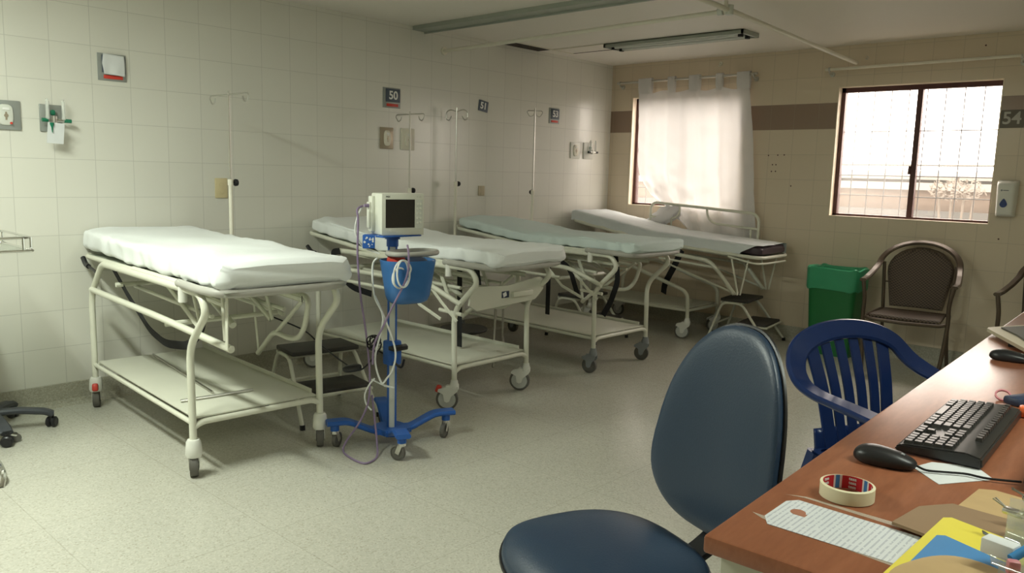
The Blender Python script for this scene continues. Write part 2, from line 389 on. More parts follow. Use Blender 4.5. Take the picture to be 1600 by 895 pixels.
def thing(name, label, cat, loc=(0, 0, 0), rz=0.0, group=None): return tag(empty(name, loc, rz), label, cat, group)
def superell(a, b, p=4, n=40, cx=0, cy=0):
    out = []
    for k in range(n):
        t = 2 * PI * k / n; c, s_ = math.cos(t), math.sin(t)
        out.append((cx + a * math.copysign(abs(c) ** (2 / p), c), cy + b * math.copysign(abs(s_) ** (2 / p), s_)))
    return out
def text_mesh(name, txt, size, m, parent, loc, rot, ext=0.0012, bold=0.0):
    cu_ = bpy.data.curves.new(name, 'FONT'); cu_.body = txt; cu_.size = size; cu_.extrude = ext; cu_.offset = bold; cu_.align_x = 'CENTER'; cu_.align_y = 'CENTER'; cu_.resolution_u = 4
    o = bpy.data.objects.new(name, cu_); C.objects.link(o)
    bpy.context.view_layer.update()
    me = bpy.data.meshes.new_from_object(o.evaluated_get(bpy.context.evaluated_depsgraph_get())); bpy.data.objects.remove(o)
    me.materials.clear(); me.materials.append(m); me.name = name
    o = bpy.data.objects.new(name, me); C.objects.link(o); o.parent = parent; o.location = loc; o.rotation_euler = rot; return o
ROT_LEFT = (R(90), 0, R(90))     # text on the left wall, facing +x
ROT_BACK = (R(90), 0, 0)         # text on the back wall, facing -y

# ------------------------------------------------------------------ room shell
struct('floor', MB().bx(0, XR, YN, YB + 0.15, -0.1, 0), M['floor'])
struct('ceiling', MB().bx(-0.1, XR, YN, YB + 0.15, CEIL, CEIL + 0.1), M['ceiling'])
struct('wall_left', MB().bx(-0.15, 0, YN, YB + 0.15, -0.1, CEIL + 0.1), M['wall_left'])
wb = MB()
Y1 = YB + 0.15
wb.bx(0, XR, YB, Y1, 0, WZ[0]); wb.bx(0, XR, YB, Y1, WZ[1], CEIL)
wb.bx(0, W1[0], YB, Y1, WZ[0], WZ[1]); wb.bx(W1[1], W2[0], YB, Y1, WZ[0], WZ[1]); wb.bx(W2[1], XR, YB, Y1, WZ[0], WZ[1])
wall_back = struct('wall_back', wb, M['wall_back'])
struct('wall_right', MB().bx(XR, XR + 0.15, YN, Y1, 0, CEIL), M['wall_plain'])
struct('wall_front', MB().bx(0, XR, YN - 0.15, YN, 0, CEIL), M['wall_plain'])
def skirt_poly(h=0.122): return [(0, 0), (0, h), (0.012, h), (0.013, 0.035), (0.02, 0.015), (0.036, 0.0)]
mb = MB(); n_ = skirt_poly()
mb.prism(n_, 0, 1, Matrix(((1, 0, 0, 0), (0, 0, YB - YN, YN), (0, 1, 0, 0), (0, 0, 0, 1)))); struct('baseboard_left', mb, M['skirting'])
mb = MB(); mb.prism(n_, 0, 1, Matrix(((0, 0, XR, 0), (-1, 0, 0, YB), (0, 1, 0, 0), (0, 0, 0, 1)))); struct('baseboard_back', mb, M['skirting'])

# windows
def window(idx, xr, hazy_left=True, div=None):
    x0, x1 = xr; z0, z1 = WZ; yf = YB + 0.06
    root = tag(empty('window_%d' % idx, (0, 0, 0)), kind='structure')
    r = MB(); t = 0.006
    r.bx(x0, x0 + t, YB - .002, Y1, z0, z1); r.bx(x1 - t, x1, YB - .002, Y1, z0, z1); r.bx(x0, x1, YB - .002, Y1, z0, z0 + t); r.bx(x0, x1, YB - .002, Y1, z1 - t, z1)
    r.build('window_reveal', M['reveal'], root, False)
    f = MB(); a = 0.030
    f.bx(x0 + t, x0 + t + a, yf, yf + 0.05, z0 + t, z1 - t); f.bx(x1 - t - a * .5, x1 - t, yf, yf + 0.05, z0 + t, z1 - t)
    f.bx(x0 + t, x1 - t, yf, yf + 0.05, z0 + t, z0 + t + a * .55); f.bx(x0 + t, x1 - t, yf, yf + 0.05, z1 - t - a * 1.15, z1 - t)
    f.build('window_frame', M['frame_brown'], root, False)
    dv = div or (x0 + x1) / 2
    s_ = MB(); s_.bx(dv - 0.02, dv + 0.018, yf + 0.005, yf + 0.045, z0 + 0.02, z1 - 0.03)
    s_.bx(dv - 0.034, dv - 0.018, yf - 0.006, yf + 0.02, (z0 + z1) / 2 - 0.16, (z0 + z1) / 2 - 0.1)
    s_.build('sliding_sash', M['frame_brown'], root, False)
    MB().bx(x0 + 0.03, dv, yf + 0.018, yf + 0.022, z0 + 0.02, z1 - 0.03).build('window_pane', M['glass_hazy'] if hazy_left else M['glass'], root, False)
    MB().bx(dv, x1 - 0.02, yf + 0.030, yf + 0.034, z0 + 0.02, z1 - 0.03).build('window_pane', M['glass'], root, False)
    g = MB(); n = 8
    for k in range(-1, n): 
        x = x0 + 0.105 + k * 0.125
        if x0 < x < x1: g.cyl((x, Y1 - 0.012, z0), (x, Y1 - 0.012, z1), 0.004, seg=8)
    for z in (1.215, 1.37, 1.705): g.cyl((x0, Y1 - 0.012, z), (x1, Y1 - 0.012, z), 0.004, seg=8)
    g.build('security_grille', M['bars'], root)
window(1, W1); window(2, W2, True, 2.731)

# view outside
struct('outside_wall', MB().bx(-9, 14, 9.5, 9.75, -1.2, 1.25), M['concrete'])
struct('outside_wall_base', MB().bx(-9, 14, 9.38, 9.5, -1.2, 1.03), M['concrete_grey'])
struct('outside_wall_coping', MB().bx(-9, 14, 9.44, 9.85, 1.25, 1.33), M['coping'])
struct('outside_ground', MB().bx(-12, 18, Y1 + .01, 26, -1.4, -1.2), M['concrete_grey'])
rf = thing('zinc_roof', 'pale zinc roof beyond the yard wall, seen through the right window', 'roof', (0, 16, 0))
MB().box((0, 0.6, 1.50), (14, 2.4, 0.04), Matrix.Rotation(R(3), 4, 'X')).build('roof_sheet', M['roofing'], rf, False)
MB().box((0, -0.66, 1.42), (14, 0.05, 0.05)).build('gutter', M['coping'], rf, False)
rb = MB(); rb.cyl((-7, -0.8, 1.63), (7, -0.8, 1.655), 0.018, seg=6); rb.build('overhead_pipe', M['roofing'], rf)
MB().bx(-7, 7, 0, 2, -2.7, 1.42).build('building_wall', M['coping'], rf, False)
sh = MB()
rr = random.Random(3)
for k in range(260):
    a = rr.uniform(0, 2 * PI); q = rr.random() ** .5
    p = V((2.36 + 0.26 * q * math.cos(a), 9.15 + 0.15 * rr.uniform(-1, 1), 1.25 + 0.11 * q * math.sin(a) + 0.02))
    d = V((rr.uniform(-1, 1), rr.uniform(-.6, .6), rr.uniform(-.4, 1))).normalized(); t = d.orthogonal().normalized()
    vs = [sh.bm.verts.new(p + d * 0.035), sh.bm.verts.new(p + t * 0.009), sh.bm.verts.new(p - d * 0.02), sh.bm.verts.new(p - t * 0.009)]; sh.bm.faces.new(vs)
bush = thing('shrub', 'dry leafy shrub top against the yard wall, through the right window', 'shrub', (0, 0, 0))
sh.build('foliage', M['leaf'], bush, False)
st = MB()
for dx in (-.2, -.05, .1, .22): st.tube([(2.36 + dx * .2, 9.15, -1.2), (2.36 + dx * .5, 9.15, 0.4), (2.36 + dx * .8, 9.15, 1.27)], 0.012, 6, 0.3)
st.build('stem', M['leaf'], bush)

# ceiling fittings
struct('trim_1', MB().bx(0, 3.2, 3.885, 3.995, CEIL - 0.028, CEIL).bx(0, 3.2, 3.995, 4.01, CEIL - 0.04, CEIL), M['trim_metal'])
struct('shade_and_joint', MB().bx(0.0, 0.155, 4.82, 5.27, CEIL - 0.004, CEIL + 0.001).bx(0.165, 0.69, 5.545, 5.553, CEIL - 0.003, CEIL), M['void_shade'])  # flat dark slab paints the shade of the open ceiling hole, plus hatch joint
struct('trim_3', MB().bx(0.158, 0.166, 4.8, 5.55, CEIL - 0.008, CEIL).bx(0.166, 0.69, 5.265, 5.272, CEIL - 0.008, CEIL), M['ivory'])
def ceiling_light(loc, L_, W_, lit, label, rz=0.0, power=LAMP_W):
    t = thing('ceiling_light', label, 'ceiling light', loc, rz, 'fluorescent ceiling lights')
    b = MB(); b.bx(-L_ / 2, L_ / 2, -W_ / 2, -W_ / 2 + .02, -0.03, 0).bx(-L_ / 2, L_ / 2, W_ / 2 - .02, W_ / 2, -0.03, 0).bx(-L_ / 2, -L_ / 2 + .02, -W_ / 2, W_ / 2, -.03, 0).bx(L_ / 2 - .02, L_ / 2, -W_ / 2, W_ / 2, -.03, 0)
    b.bx(-L_ / 2, L_ / 2, -W_ / 2, W_ / 2, -0.006, 0)
    b.build('lamp_housing', M['lamp_body'] if lit else M['trim_metal'], t, False)
    for sy in (-1, 1):
        e = MB(); e.cyl((-L_ / 2 + .06, sy * W_ * .22, -0.024), (L_ / 2 - .06, sy * W_ * .22, -0.024), 0.013, seg=12); e.build('fluorescent_tube', M['lamp_lit'] if lit else M['lamp_tube'], t)
        for sx in (-1, 1): MB().bx(sx * (L_ / 2 - .055) - .012, sx * (L_ / 2 - .055) + .012, sy * W_ * .22 - .016, sy * W_ * .22 + .016, -.042, 0).build('tube_socket', M['black'] if not lit else M['white_plastic'], t, False)
    if lit:
        l = area('lamp_glow', (0, 0, -0.045), (L_ * .92, W_ * .7), power, (0, 0, 0), LAMP_COL); l.parent = t
    return t
ceiling_light((1.28, 5.40, CEIL), 1.2, 0.24, False, 'unlit twin tube ceiling light near the curtained window')
ceiling_light((1.55, 0.35, CEIL), 1.25, 0.26, True, 'lit twin tube ceiling light above the front of the ward, nearest the tiled left wall')
ceiling_light((5.1, 2.0, CEIL), 1.25, 0.26, True, 'added unseen twin tube ceiling light above the long desk, brightening the back wall', 0.0, LAMP_W * 0.42)  # unseen lamp, added to brighten the desk and the back of the ward

# curtain track pipes
t = thing('curtain_track', 'white pipe curtain track hung under the ceiling across the ward', 'curtain track', (0, 0, 0))
MB().tube([(0.0, 4.19, 2.21), (2.43, 4.06, 2.21)], 0.013, 10).cyl((0, 4.19, 2.21), (0.012, 4.19, 2.21), 0.03).build('cross_pipe', M['ivory'], t)
MB().tube([(2.50, 2.2, 2.21), (2.43, 4.06, 2.21), (2.295, 6.30, 2.205)], 0.014, 10).build('long_pipe', M['ivory'], t)
MB().tube([(2.44, 3.99, 2.21), (2.44, 3.99, CEIL)], 0.011, 10).cyl((2.44, 3.99, CEIL - .012), (2.44, 3.99, CEIL), 0.03).build('drop_rod', M['ivory'], t)
mb = MB(); mb.cyl((2.434, 4.04, 2.185), (2.434, 4.04, 2.235), 0.022).cyl((2.36, 4.055, 2.21), (2.39, 4.055, 2.21), 0.02); mb.build('pipe_clamp', M['light_grey'], t)

def rod(x0, x1, y, z, label, m, endcap=True):
    t = thing('curtain_rod', label, 'curtain rod', (0, 0, 0))
    MB().tube([(x0, y, z), (x1, y, z + 0.008)], 0.011, 10).build('pole', m, t)
    for x in (x0 + .03, x1 - .03):
        b = MB(); b.cyl((x, YB, z - .03), (x, YB - .01, z - .03), 0.02, seg=12).tube([(x, YB, z - .03), (x, y, z - .03), (x, y, z)], 0.006, 8, 0.02)
        b.cyl((x - .006, y, z), (x + .006, y, z), 0.017, seg=12); b.build('bracket', M['steel'], t)
    return t
rod(0.10, 1.50, YB - 0.055, 2.172, 'thin metal rod above the left window holding the white curtain', M['steel'])
rod(2.07, 3.41, YB - 0.07, 2.168, 'white empty pipe rod above the bare right window', M['ivory'])

# ------------------------------------------------------------------ curtain
def make_curtain():
    nu, nv = 170, 70; y0 = YB - 0.055
    bm = MB()
    def left(v):    # v 0 top .. 1 bottom
        return 0.345 + 0.03 * v + (0.10 * max(0, (v - 0.62) / 0.38) ** 2)
    def right(v): return 1.44 + 0.19 * v ** 1.3 + (0.02 * math.sin(v * 5))
    top = 2.075
    def fn(u, v):
        bot = 0.80 if u > 0.45 else 0.80 + 0.16 * (1 - u / 0.45)
        z = top + (bot - top) * v
        xl, xr = left(v), right(v); x = xl + (xr - xl) * u
        pull = max(0, v - 0.55) / 0.45
        g = math.exp(-((u - 0.0) / 0.30) ** 2) * pull ** 1.6
        x += 0.22 * g; z += 0.10 * g * pull
        fold = 0.020 * math.sin(u * 2 * PI * 4.6 + 0.8 * math.sin(v * 3)) * (0.55 + 0.45 * v) + 0.006 * math.sin(u * 2 * PI * 11 + 2.2 + v * 1.4) * (0.4 + .6 * v)
        bulge = -0.05 * math.exp(-((u - 0.17) / 0.12) ** 2 - ((v - 0.90) / 0.11) ** 2)
        wr = 0.018 * noise.noise(V((u * 9, v * 14, 1.3))) * (0.3 + 1.4 * pull * (u < .5) + .4 * v)
        sag = 0.012 * math.cos(u * 2 * PI * 4) * max(0, 1 - v * 9)
        return V((x, y0 + fold + bulge + wr, z + sag))
    bm.surf(fn, nu, nv)
    t = thing('curtain', 'white sheer tab top curtain over the left window, its lower corner bunched up', 'curtain', (0, 0, 0))
    o = bm.build('curtain_cloth', M['curtain'], t)
    for (a, b) in ((0.345, 0.485), (0.655, 0.725), (0.87, 0.975), (1.13, 1.19), (1.325, 1.44)):
        k = MB()
        for yy in (y0 - .016, y0 + .018):
            k.surf(lambda u, v, yy=yy: V((a + (b - a) * u + 0.004 * (v - .5), yy + 0.004 * math.sin(u * 9) + (0.014 if yy < y0 + .01 else -0.014) * max(0, v - .6) * 2, 2.198 - 0.135 * v)), 8, 6)
        k.surf(lambda u, v: V((a + (b - a) * u, y0 + .001 + 0.018 * math.cos(PI * v), 2.198 - .006 + 0.012 * math.sin(PI * v))), 8, 7)
        k.build('curtain_tab', M['curtain'], t)
    # bunched knot of cloth at the lower left
    kn = MB()
    def kf(u, v):
        th = 2 * PI * u; ph = PI * (v * .98 + .01)
        r = 1 + 0.28 * noise.noise(V((math.cos(th) * 1.6, math.sin(th) * 1.6, v * 4))) + 0.12 * math.sin(th * 3 + v * 9) + .05 * math.sin(th * 9 - v * 14)
        k = math.sin(ph)
        return V((0.70 + 0.165 * r * k * math.cos(th) + .05 * math.cos(ph), YB - 0.085 + 0.035 * r * k * math.sin(th), 0.965 + 0.085 * r * math.cos(ph) + 0.045 * k * math.cos(th)))
    kn.surf(kf, 90, 60, True); kn.build('bunched_hem', M['curtain'], t)
make_curtain()

# ------------------------------------------------------------------ gurney
def caster(parent, x, y, style, ang, brake=False):
    """a swivel caster standing on the floor under (x, y)"""
    c, s_ = math.cos(ang), math.sin(ang); off = {'narrow': 0.012, 'white': 0.038, 'grey': 0.025}[style]
    wx, wy = x - c * off, y - s_ * off; ax = V((-s_, c, 0))
    r = {'narrow': 0.050, 'white': 0.062, 'grey': 0.052}[style]; wd = {'narrow': 0.032, 'white': 0.024, 'grey': 0.024}[style]
    h = MB()
    body = {'narrow': M['white_plastic'], 'white': M['white_plastic'], 'grey': M['grey_plastic']}[style]
    frame = lambda sg, q: Matrix(((c, 0, ax.x * sg, q.x), (s_, 0, ax.y * sg, q.y), (0, 1, 0, q.z), (0, 0, 0, 1)))
    if style == 'narrow':
        h.lathe([(0.0, 0.168), (0.024, 0.166), (0.030, 0.155), (0.033, 0.128), (0.034, 0.100), (0.030, 0.090), (0.0, 0.090)], (x, y, 0))
        for sg in (-1, 1): h.prism([(-.026, 0.05), (.026, 0.05), (.012, -.012), (-.012, -.012)], 0, .004, frame(sg, V((wx, wy, r)) + ax * sg * .018))
    else:
        h.lathe([(0.0, 0.172), (0.019, 0.172), (0.022, 0.155), (0.027, 0.145), (0.027, 0.125), (0, 0.125)], (x, y, 0))
        dx = off
        for sg in (-1, 1):
            poly = [(dx + .024, .075), (dx - .04, .072), (-.048, .058), (-.052, .044), (-.020, .030), (-.014, -.010), (0, -.016), (.014, -.010), (.024, .018), (dx + .022, .05)]
            h.prism(poly, 0, 0.005, frame(sg, V((wx, wy, r)) + ax * sg * 0.0165))
        h.box((x - c * .012, y - s_ * .012, r + .072), (0.066, 0.042, 0.016), Matrix.Rotation(ang, 4, 'Z'), 0.005)
    root = h.build('caster', body, parent)
    w_ = MB(); p0 = V((wx, wy, r)) - ax * wd / 2; p1 = p0 + ax * wd
    w_.cyl(p0, p1, r * (.80 if style == 'white' else .98), seg=28); w_.cyl(p0 - ax * .003, p1 + ax * .003, r * .5, seg=20)
    w_.build('wheel', M['rubber'] if style != 'white' else M['pale_rubber'], root)
    k = MB(); ri = r * .78
    k.lathe([(ri, -wd / 2), (r - .004, -wd / 2), (r, -wd / 2 + .005), (r, wd / 2 - .005), (r - .004, wd / 2), (ri, wd / 2)], (0, 0, 0), 'y', 30, closed=True)
    bmesh.ops.transform(k.bm, matrix=Matrix.Translation((wx, wy, r)) @ Matrix.Rotation(ang, 4, 'Z'), verts=k.bm.verts); k.build('tyre', M['rubber'], root)
    if brake:
        b = MB(); k_ = -1 if style == 'white' else 1; b.box((x + k_ * c * (.038 if k_ > 0 else .088), y + k_ * s_ * (.038 if k_ > 0 else .088), 0.118), (0.030, 0.030, 0.042), Matrix.Rotation(ang, 4, 'Z') @ Matrix.Rotation(R(-20 * k_), 4, 'Y'), 0.009)
        b.build('brake_lever', M['red'], root)
    return root

def mattress_mesh(x0, x1, yc, hw, zb, th, seed, wr=0.006, nx=90, nr=56, lift=None):
    """rounded mattress; zb(x), th(x): underside height and thickness along its length"""
    bm = MB(); L_ = x1 - x0
    def prof(u):
        e = min(u, 1 - u) * L_; q = min(1, e / 0.040); return math.sqrt(max(0, 1 - (1 - q) ** 2))
    def fn(u, v):
        uu = 0.5 - 0.5 * math.cos(PI * u) if u < .06 or u > .94 else u
        x = x0 + L_ * u; k = prof(u); kk = 0.86 + 0.14 * k; a = 2 * PI * v
        p = 7.0; cc, ss = math.cos(a), math.sin(a)
        yy = math.copysign(abs(cc) ** (2 / p), cc) * hw * kk
        t = th(x); zz = math.copysign(abs(ss) ** (2 / 5.5), ss) * t / 2 * (0.55 + .45 * k if k > .01 else 0.55)
        P = V((x, yc + yy, zb(x) + t / 2 + zz))
        n = noise.noise(V((x * 5 + seed, yy * 9, zz * 16 + seed))) * wr
        n += noise.noise(V((x * 14 + seed * 3, yy * 4, zz * 30))) * wr * .55
        if ss < 0.5 and abs(cc) > .55: n += wr * (0.45 + 0.9 * max(0, (x - x0) / L_ - .72) * 3) * math.sin(x * 42 + zz * 12 + 4 * noise.noise(V((x * 5, seed, zz * 8))))
        # long crease lines on top
        if ss > 0.6: n += wr * 0.8 * 1.5 * max(0, math.sin(yy * 17 + x * 2.6 + seed + noise.noise(V((x * 2, yy * 3, seed))) * 2)) ** 8
        P += V((0, cc, ss)).normalized() * n
        if lift: P = lift(P)
        return P
    g = bm.surf(lambda u, v: fn(u, v), nx, nr)
    # close ring seam and ends
    for i in range(nx - 1):
        pass
    for row in (g[0], g[-1]):
        try: bm.bm.faces.new(row[:-1])
        except ValueError: pass
    bmesh.ops.remove_doubles(bm.bm, verts=bm.bm.verts, dist=0.0004)
    return bm

def gurney(loc, rz, label, style, cast_ang, brakes, panel=False, head_lift=0.0, near_rail='straight', straps=(), wd=0.60, grp='hospital trolley beds in a row'):
    t = thing('gurney', label, 'hospital bed', loc, rz, grp)
    cm = M['cream']; rt = 0.0155
    XF = 1.305
    for y in (0.0, wd):
        MB().tube([(0, y, 0.15), (0, y, 0.62), (0.20, y, 0.80), (0.30, y, 0.80)], rt, 12, 0.07).build('leg', cm, t)
        MB().tube([(XF, y, 0.15), (XF - .01, y, 0.56), (1.475, y, 0.73), (1.42, y, 0.80), (1.2, y, 0.80)], rt, 12, 0.075).build('leg', cm, t)
        MB().tube([(0.27, y, 0.80), (1.23, y, 0.80)], rt + .0005, 12).build('side_tube', cm, t)
    # under frame and shelf
    f = MB(); f.tube([(0, 0, .235), (XF, 0, .235)], 0.011, 10).tube([(0, wd, .235), (XF, wd, .235)], 0.011, 10).tube([(0, 0, .235), (0, wd, .235)], 0.011, 10)
    f.tube([(XF, 0, .215), (XF, .04, .235), (XF, wd - .04, .235), (XF, wd, .215)], 0.013, 10, 0.03); f.build('lower_frame', cm, t)
    s_ = MB(); s_.bx(0.02, XF - 0.012, 0.012, wd - 0.012, 0.247, 0.256, 0.003); s_.bx(0.02, XF - .05, wd - .022, wd - .012, 0.247, 0.275, 0.002)
    for px in (0.25, 0.75, 1.2): s_.cyl((px, wd - 0.012, .262), (px, wd - .006, .262), 0.006, seg=8)
    s_.build('shelf', M['shelf'], t)
    # deck
    def dz(x): return 0.815 + head_lift * max(0, (0.62 - x) / 0.72)
    d = MB()
    d.surf(lambda u, v: V((-0.10 + 1.68 * u, 0.03 + (wd - .06) * v, dz(-0.10 + 1.68 * u) + .004)), 12, 2); d.surf(lambda u, v: V((-0.10 + 1.68 * u, 0.03 + (wd - .06) * v, dz(-0.10 + 1.68 * u) - .008)), 12, 2)
    d.build('deck', M['deck'], t)
    r = MB()
    def hb(x): return dz(x) - 0.004
    head = [(0.62, 0.012, hb(.62)), (-0.10, 0.012, hb(-.10)), (-0.155, 0.07, hb(-.155)), (-0.155, wd - .07, hb(-.155)), (-0.10, wd - .012, hb(-.1)), (0.62, wd - .012, hb(.62))]
    r.tube(head, 0.0135, 10, 0.06)
    for y in (0.012, wd - .012): r.band([(0.62, y, .814), (1.26, y, .814)], 0.026, 0.03)
    r.build('deck_frame', cm, t)
    b = MB(); b.tube([(1.22, -0.008, .822), (1.44, -0.018, .822), (1.555, 0.02, .815), (1.565, 0.10, .81), (1.565, wd - .10, .81), (1.555, wd - .02, .815), (1.44, wd + .018, .822), (1.22, wd + .008, .822)], 0.0175, 12, 0.07)
    b.build('foot_bumper', M['bumper'], t)
    k = MB()
    for (x, y) in ((1.25, -0.005), (1.25, wd + .005)):
        k.cyl((x, y, 0.745), (x, y, 0.835), 0.018, 0.018, 14)
    k.build('pole_socket', M['white_plastic'], t)
    # lifting mechanism
    mch = MB()
    mch.tube([(0.95, 0.03, .60), (0.95, wd - .03, .60)], 0.012, 8).tube([(0.30, .03, .70), (0.30, wd - .03, .70)], 0.012, 8)
    for y in (0.12, wd - .14):
        mch.band([(0.20, y, .775), (1.40, y, .735)], 0.012, 0.028).band([(0.75, y, .745), (1.10, y, .60)], 0.010, 0.026).band([(1.05, y, .735), (1.12, y, .60)], 0.010, 0.024)
        mch.tube([(0.25, y + .02, .68), (1.2, y + .02, .66)], 0.010, 8)
    mch.tube([(0.60, wd * .5, .76), (1.05, wd * .5, .58)], 0.016, 10).tube([(0.60, wd * .5, .76), (0.80, wd * .5, .68)], 0.024, 10)
    mch.build('lifting_mechanism', cm, t)
    # folded side rails
    def rail(sy, y):
        q = MB(); s2 = 1 if sy < 0 else -1
        if near_rail == 'straight' and sy < 0:
            q.tube([(0.05, y, .65), (0.9, y + .03, .628), (1.50, y + .10, .575)], 0.0155, 10, 0.1); q.band([(1.49, y + .085, .575), (1.50, y + .085, .80)], 0.022, 0.007, up=(0, 1, 0)).band([(1.44, y + .10, .60), (1.42, y + .10, .80)], 0.022, 0.007, up=(0, 1, 0))
        elif sy < 0:
            q.tube([(0.20, y, .69), (1.06, y, .69), (1.16, y, .665), (1.36, y, .60)], 0.0145, 10, 0.08)
            q.tube([(0.20, y, .62), (1.0, y, .615)], 0.011, 10); q.band([(1.12, y, .665), (1.20, y, .60), (1.33, y, .505)], 0.020, 0.007, up=(0, 1, 0))
            q.tube([(1.18, y + .01, .55), (1.36, y + .01, .545)], 0.011, 8)
            q.band([(0.9, y, .66), (1.02, y, .56), (1.2, y, .50)], 0.02, 0.007, up=(0, 1, 0))
        else:
            q.tube([(0.25, y, .70), (1.22, y, .715), (1.245, y, .69), (1.21, y, .57), (1.15, y, .50), (1.05, y, .485), (0.9, y, .495), (0.72, y, .35)], 0.0135, 10, 0.05)
            q.band([(0.68, y, .645), (0.73, y, .35)], 0.022, 0.007, up=(0, 1, 0)).tube([(1.20, y, .70), (0.92, y, .49)], 0.011, 8).tube([(0.68, y, .64), (1.0, y, .595)], 0.011, 8)
            q.tube([(0.15, y, .62), (0.9, y, .60)], 0.010, 8)
        return q.build('side_rail', cm, t)
    rail(-1, -0.012); rail(1, wd - .02)
    if panel:
        p = MB(); x = 1.40
        poly = [(0.00, 0.60), (0.02, 0.70), (wd * .5, 0.685), (wd - .02, 0.715), (wd + .015, 0.69), (wd + .01, 0.64), (wd - .06, 0.585), (0.06, 0.565)]
        p.prism(poly, 0, 0.012, Matrix(((0, 0, 1, x), (1, 0, 0, 0), (0, 1, 0, 0), (0, 0, 0, 1)))); pp = p.build('foot_panel', M['shelf'], t)
        MB().bx(x + .012, x + .034, wd * .55, wd * .83, 0.618, 0.648, 0.004).build('handle', M['cream'], pp)
        MB().bx(x + .0125, x + .014, wd * .42, wd * .52, 0.618, 0.655).build('sticker', M['dark_blue'], pp, False)
        MB().box((x + .0145, wd * .46, 0.637), (0.001, 0.028, 0.024), Matrix.Rotation(R(18), 4, 'X')).build('sticker_print', M['sign_white'], pp, False)
    # casters
    for (x, y), a, br in zip(((XF, 0), (XF, wd), (0, 0), (0, wd)), cast_ang, brakes): caster(t, x, y, style, a, br)
    # push handles at the head
    for y in (0.0, wd):
        h = MB(); h.tube([(0.10, y, .745), (-0.05, y, .765)], 0.007, 8).tube([(-0.03, y, .762), (-0.075, y, .768), (-0.12, y, .80)], 0.013, 10, 0.02)
        h.build('push_handle', M['black'], t)
    for st_ in straps:
        MB().band(st_, 0.042, 0.003, 0.05, up=(0, 1, 0.15)).build('strap', M['strap'], t)
    return t
G1 = gurney((.15, 1.567, 0), R(-3.6), 'cream trolley bed nearest the camera, folded side rail hanging, red brake at the head wheel', 'narrow', (R(-24), R(-30), R(-22), R(20)), (False, False, True, False), straps=(
    [(0.18, 0.05, .785), (0.33, 0.07, .66), (0.55, 0.10, .50), (0.70, 0.12, .455), (0.88, 0.16, .47), (0.96, 0.2, .56), (0.93, .22, .74)],))
gurney((.18, 2.95, 0), R(0.3), 'cream trolley bed behind the monitor stand, flat handled panel at its foot end', 'white', (R(38), R(30), R(50), R(40)), (True, False, False, False), True, 0.075, 'double', straps=(
    [(0.27, -.02, .80), (0.20, -.03, .79), (0.24, -.03, .68), (0.36, -.0, .58), (0.5, .05, .55)], [(1.02, 0.30, .78), (1.03, 0.30, .27)], [(1.36, 0.10, .80), (1.37, 0.11, .70)]))
gurney((.19, 4.25, 0), R(-1.5), 'cream trolley bed on grey wheels, third along the left wall, under a pale blue sheet', 'grey', (R(10), R(20), R(0), R(0)), (False, False, False, False), False, 0.07, 'double', straps=(
    [(0.80, 0.02, .80), (1.05, .03, .68), (1.12, .04, .50)], [(0.62, 0.3, .80), (0.62, .3, .27)], [(1.33, 0.16, .80), (1.35, .18, .62), (1.28, .20, .46), (1.22, .20, .36)]))
def bed_mattress(name, label, loc, rz, x0, x1, wd, zb, th, seed, m, wr):
    t = mattress_mesh(x0, x1, wd / 2, wd / 2 - .005, zb, th, seed, wr)
    o = t.build(name, m, None, True, loc, rz); tag(o, label, 'mattress', 'mattresses on the trolley beds'); return o
bed_mattress('mattress', 'thick mattress in a white fitted sheet on the trolley bed nearest the camera', (.15, 1.567, 0), R(-3.6), -0.15, 1.575, 0.62,
    lambda x: 0.822 + 0.02 * max(0, (0.5 - x) / 0.6), lambda x: 0.118, 1.7, M['sheet'], 0.009)
bed_mattress('mattress', 'white sheeted mattress with raised head end, behind the monitor stand', (.18, 2.95, 0), R(0.3), -0.10, 1.60, 0.61,
    lambda x: 0.822 + 0.078 * max(0, (0.62 - x) / 0.72) + 0.0, lambda x: 0.088 - 0.0 * x, 5.1, M['sheet'], 0.010)
bed_mattress('mattress', 'pale blue sheeted mattress on the third trolley bed along the left wall', (.19, 4.25, 0), R(-1.5), -0.08, 1.60, 0.61,
    lambda x: 0.822 + 0.072 * max(0, (0.62 - x) / 0.72), lambda x: 0.078, 9.4, M['sheet_blue'], 0.009)

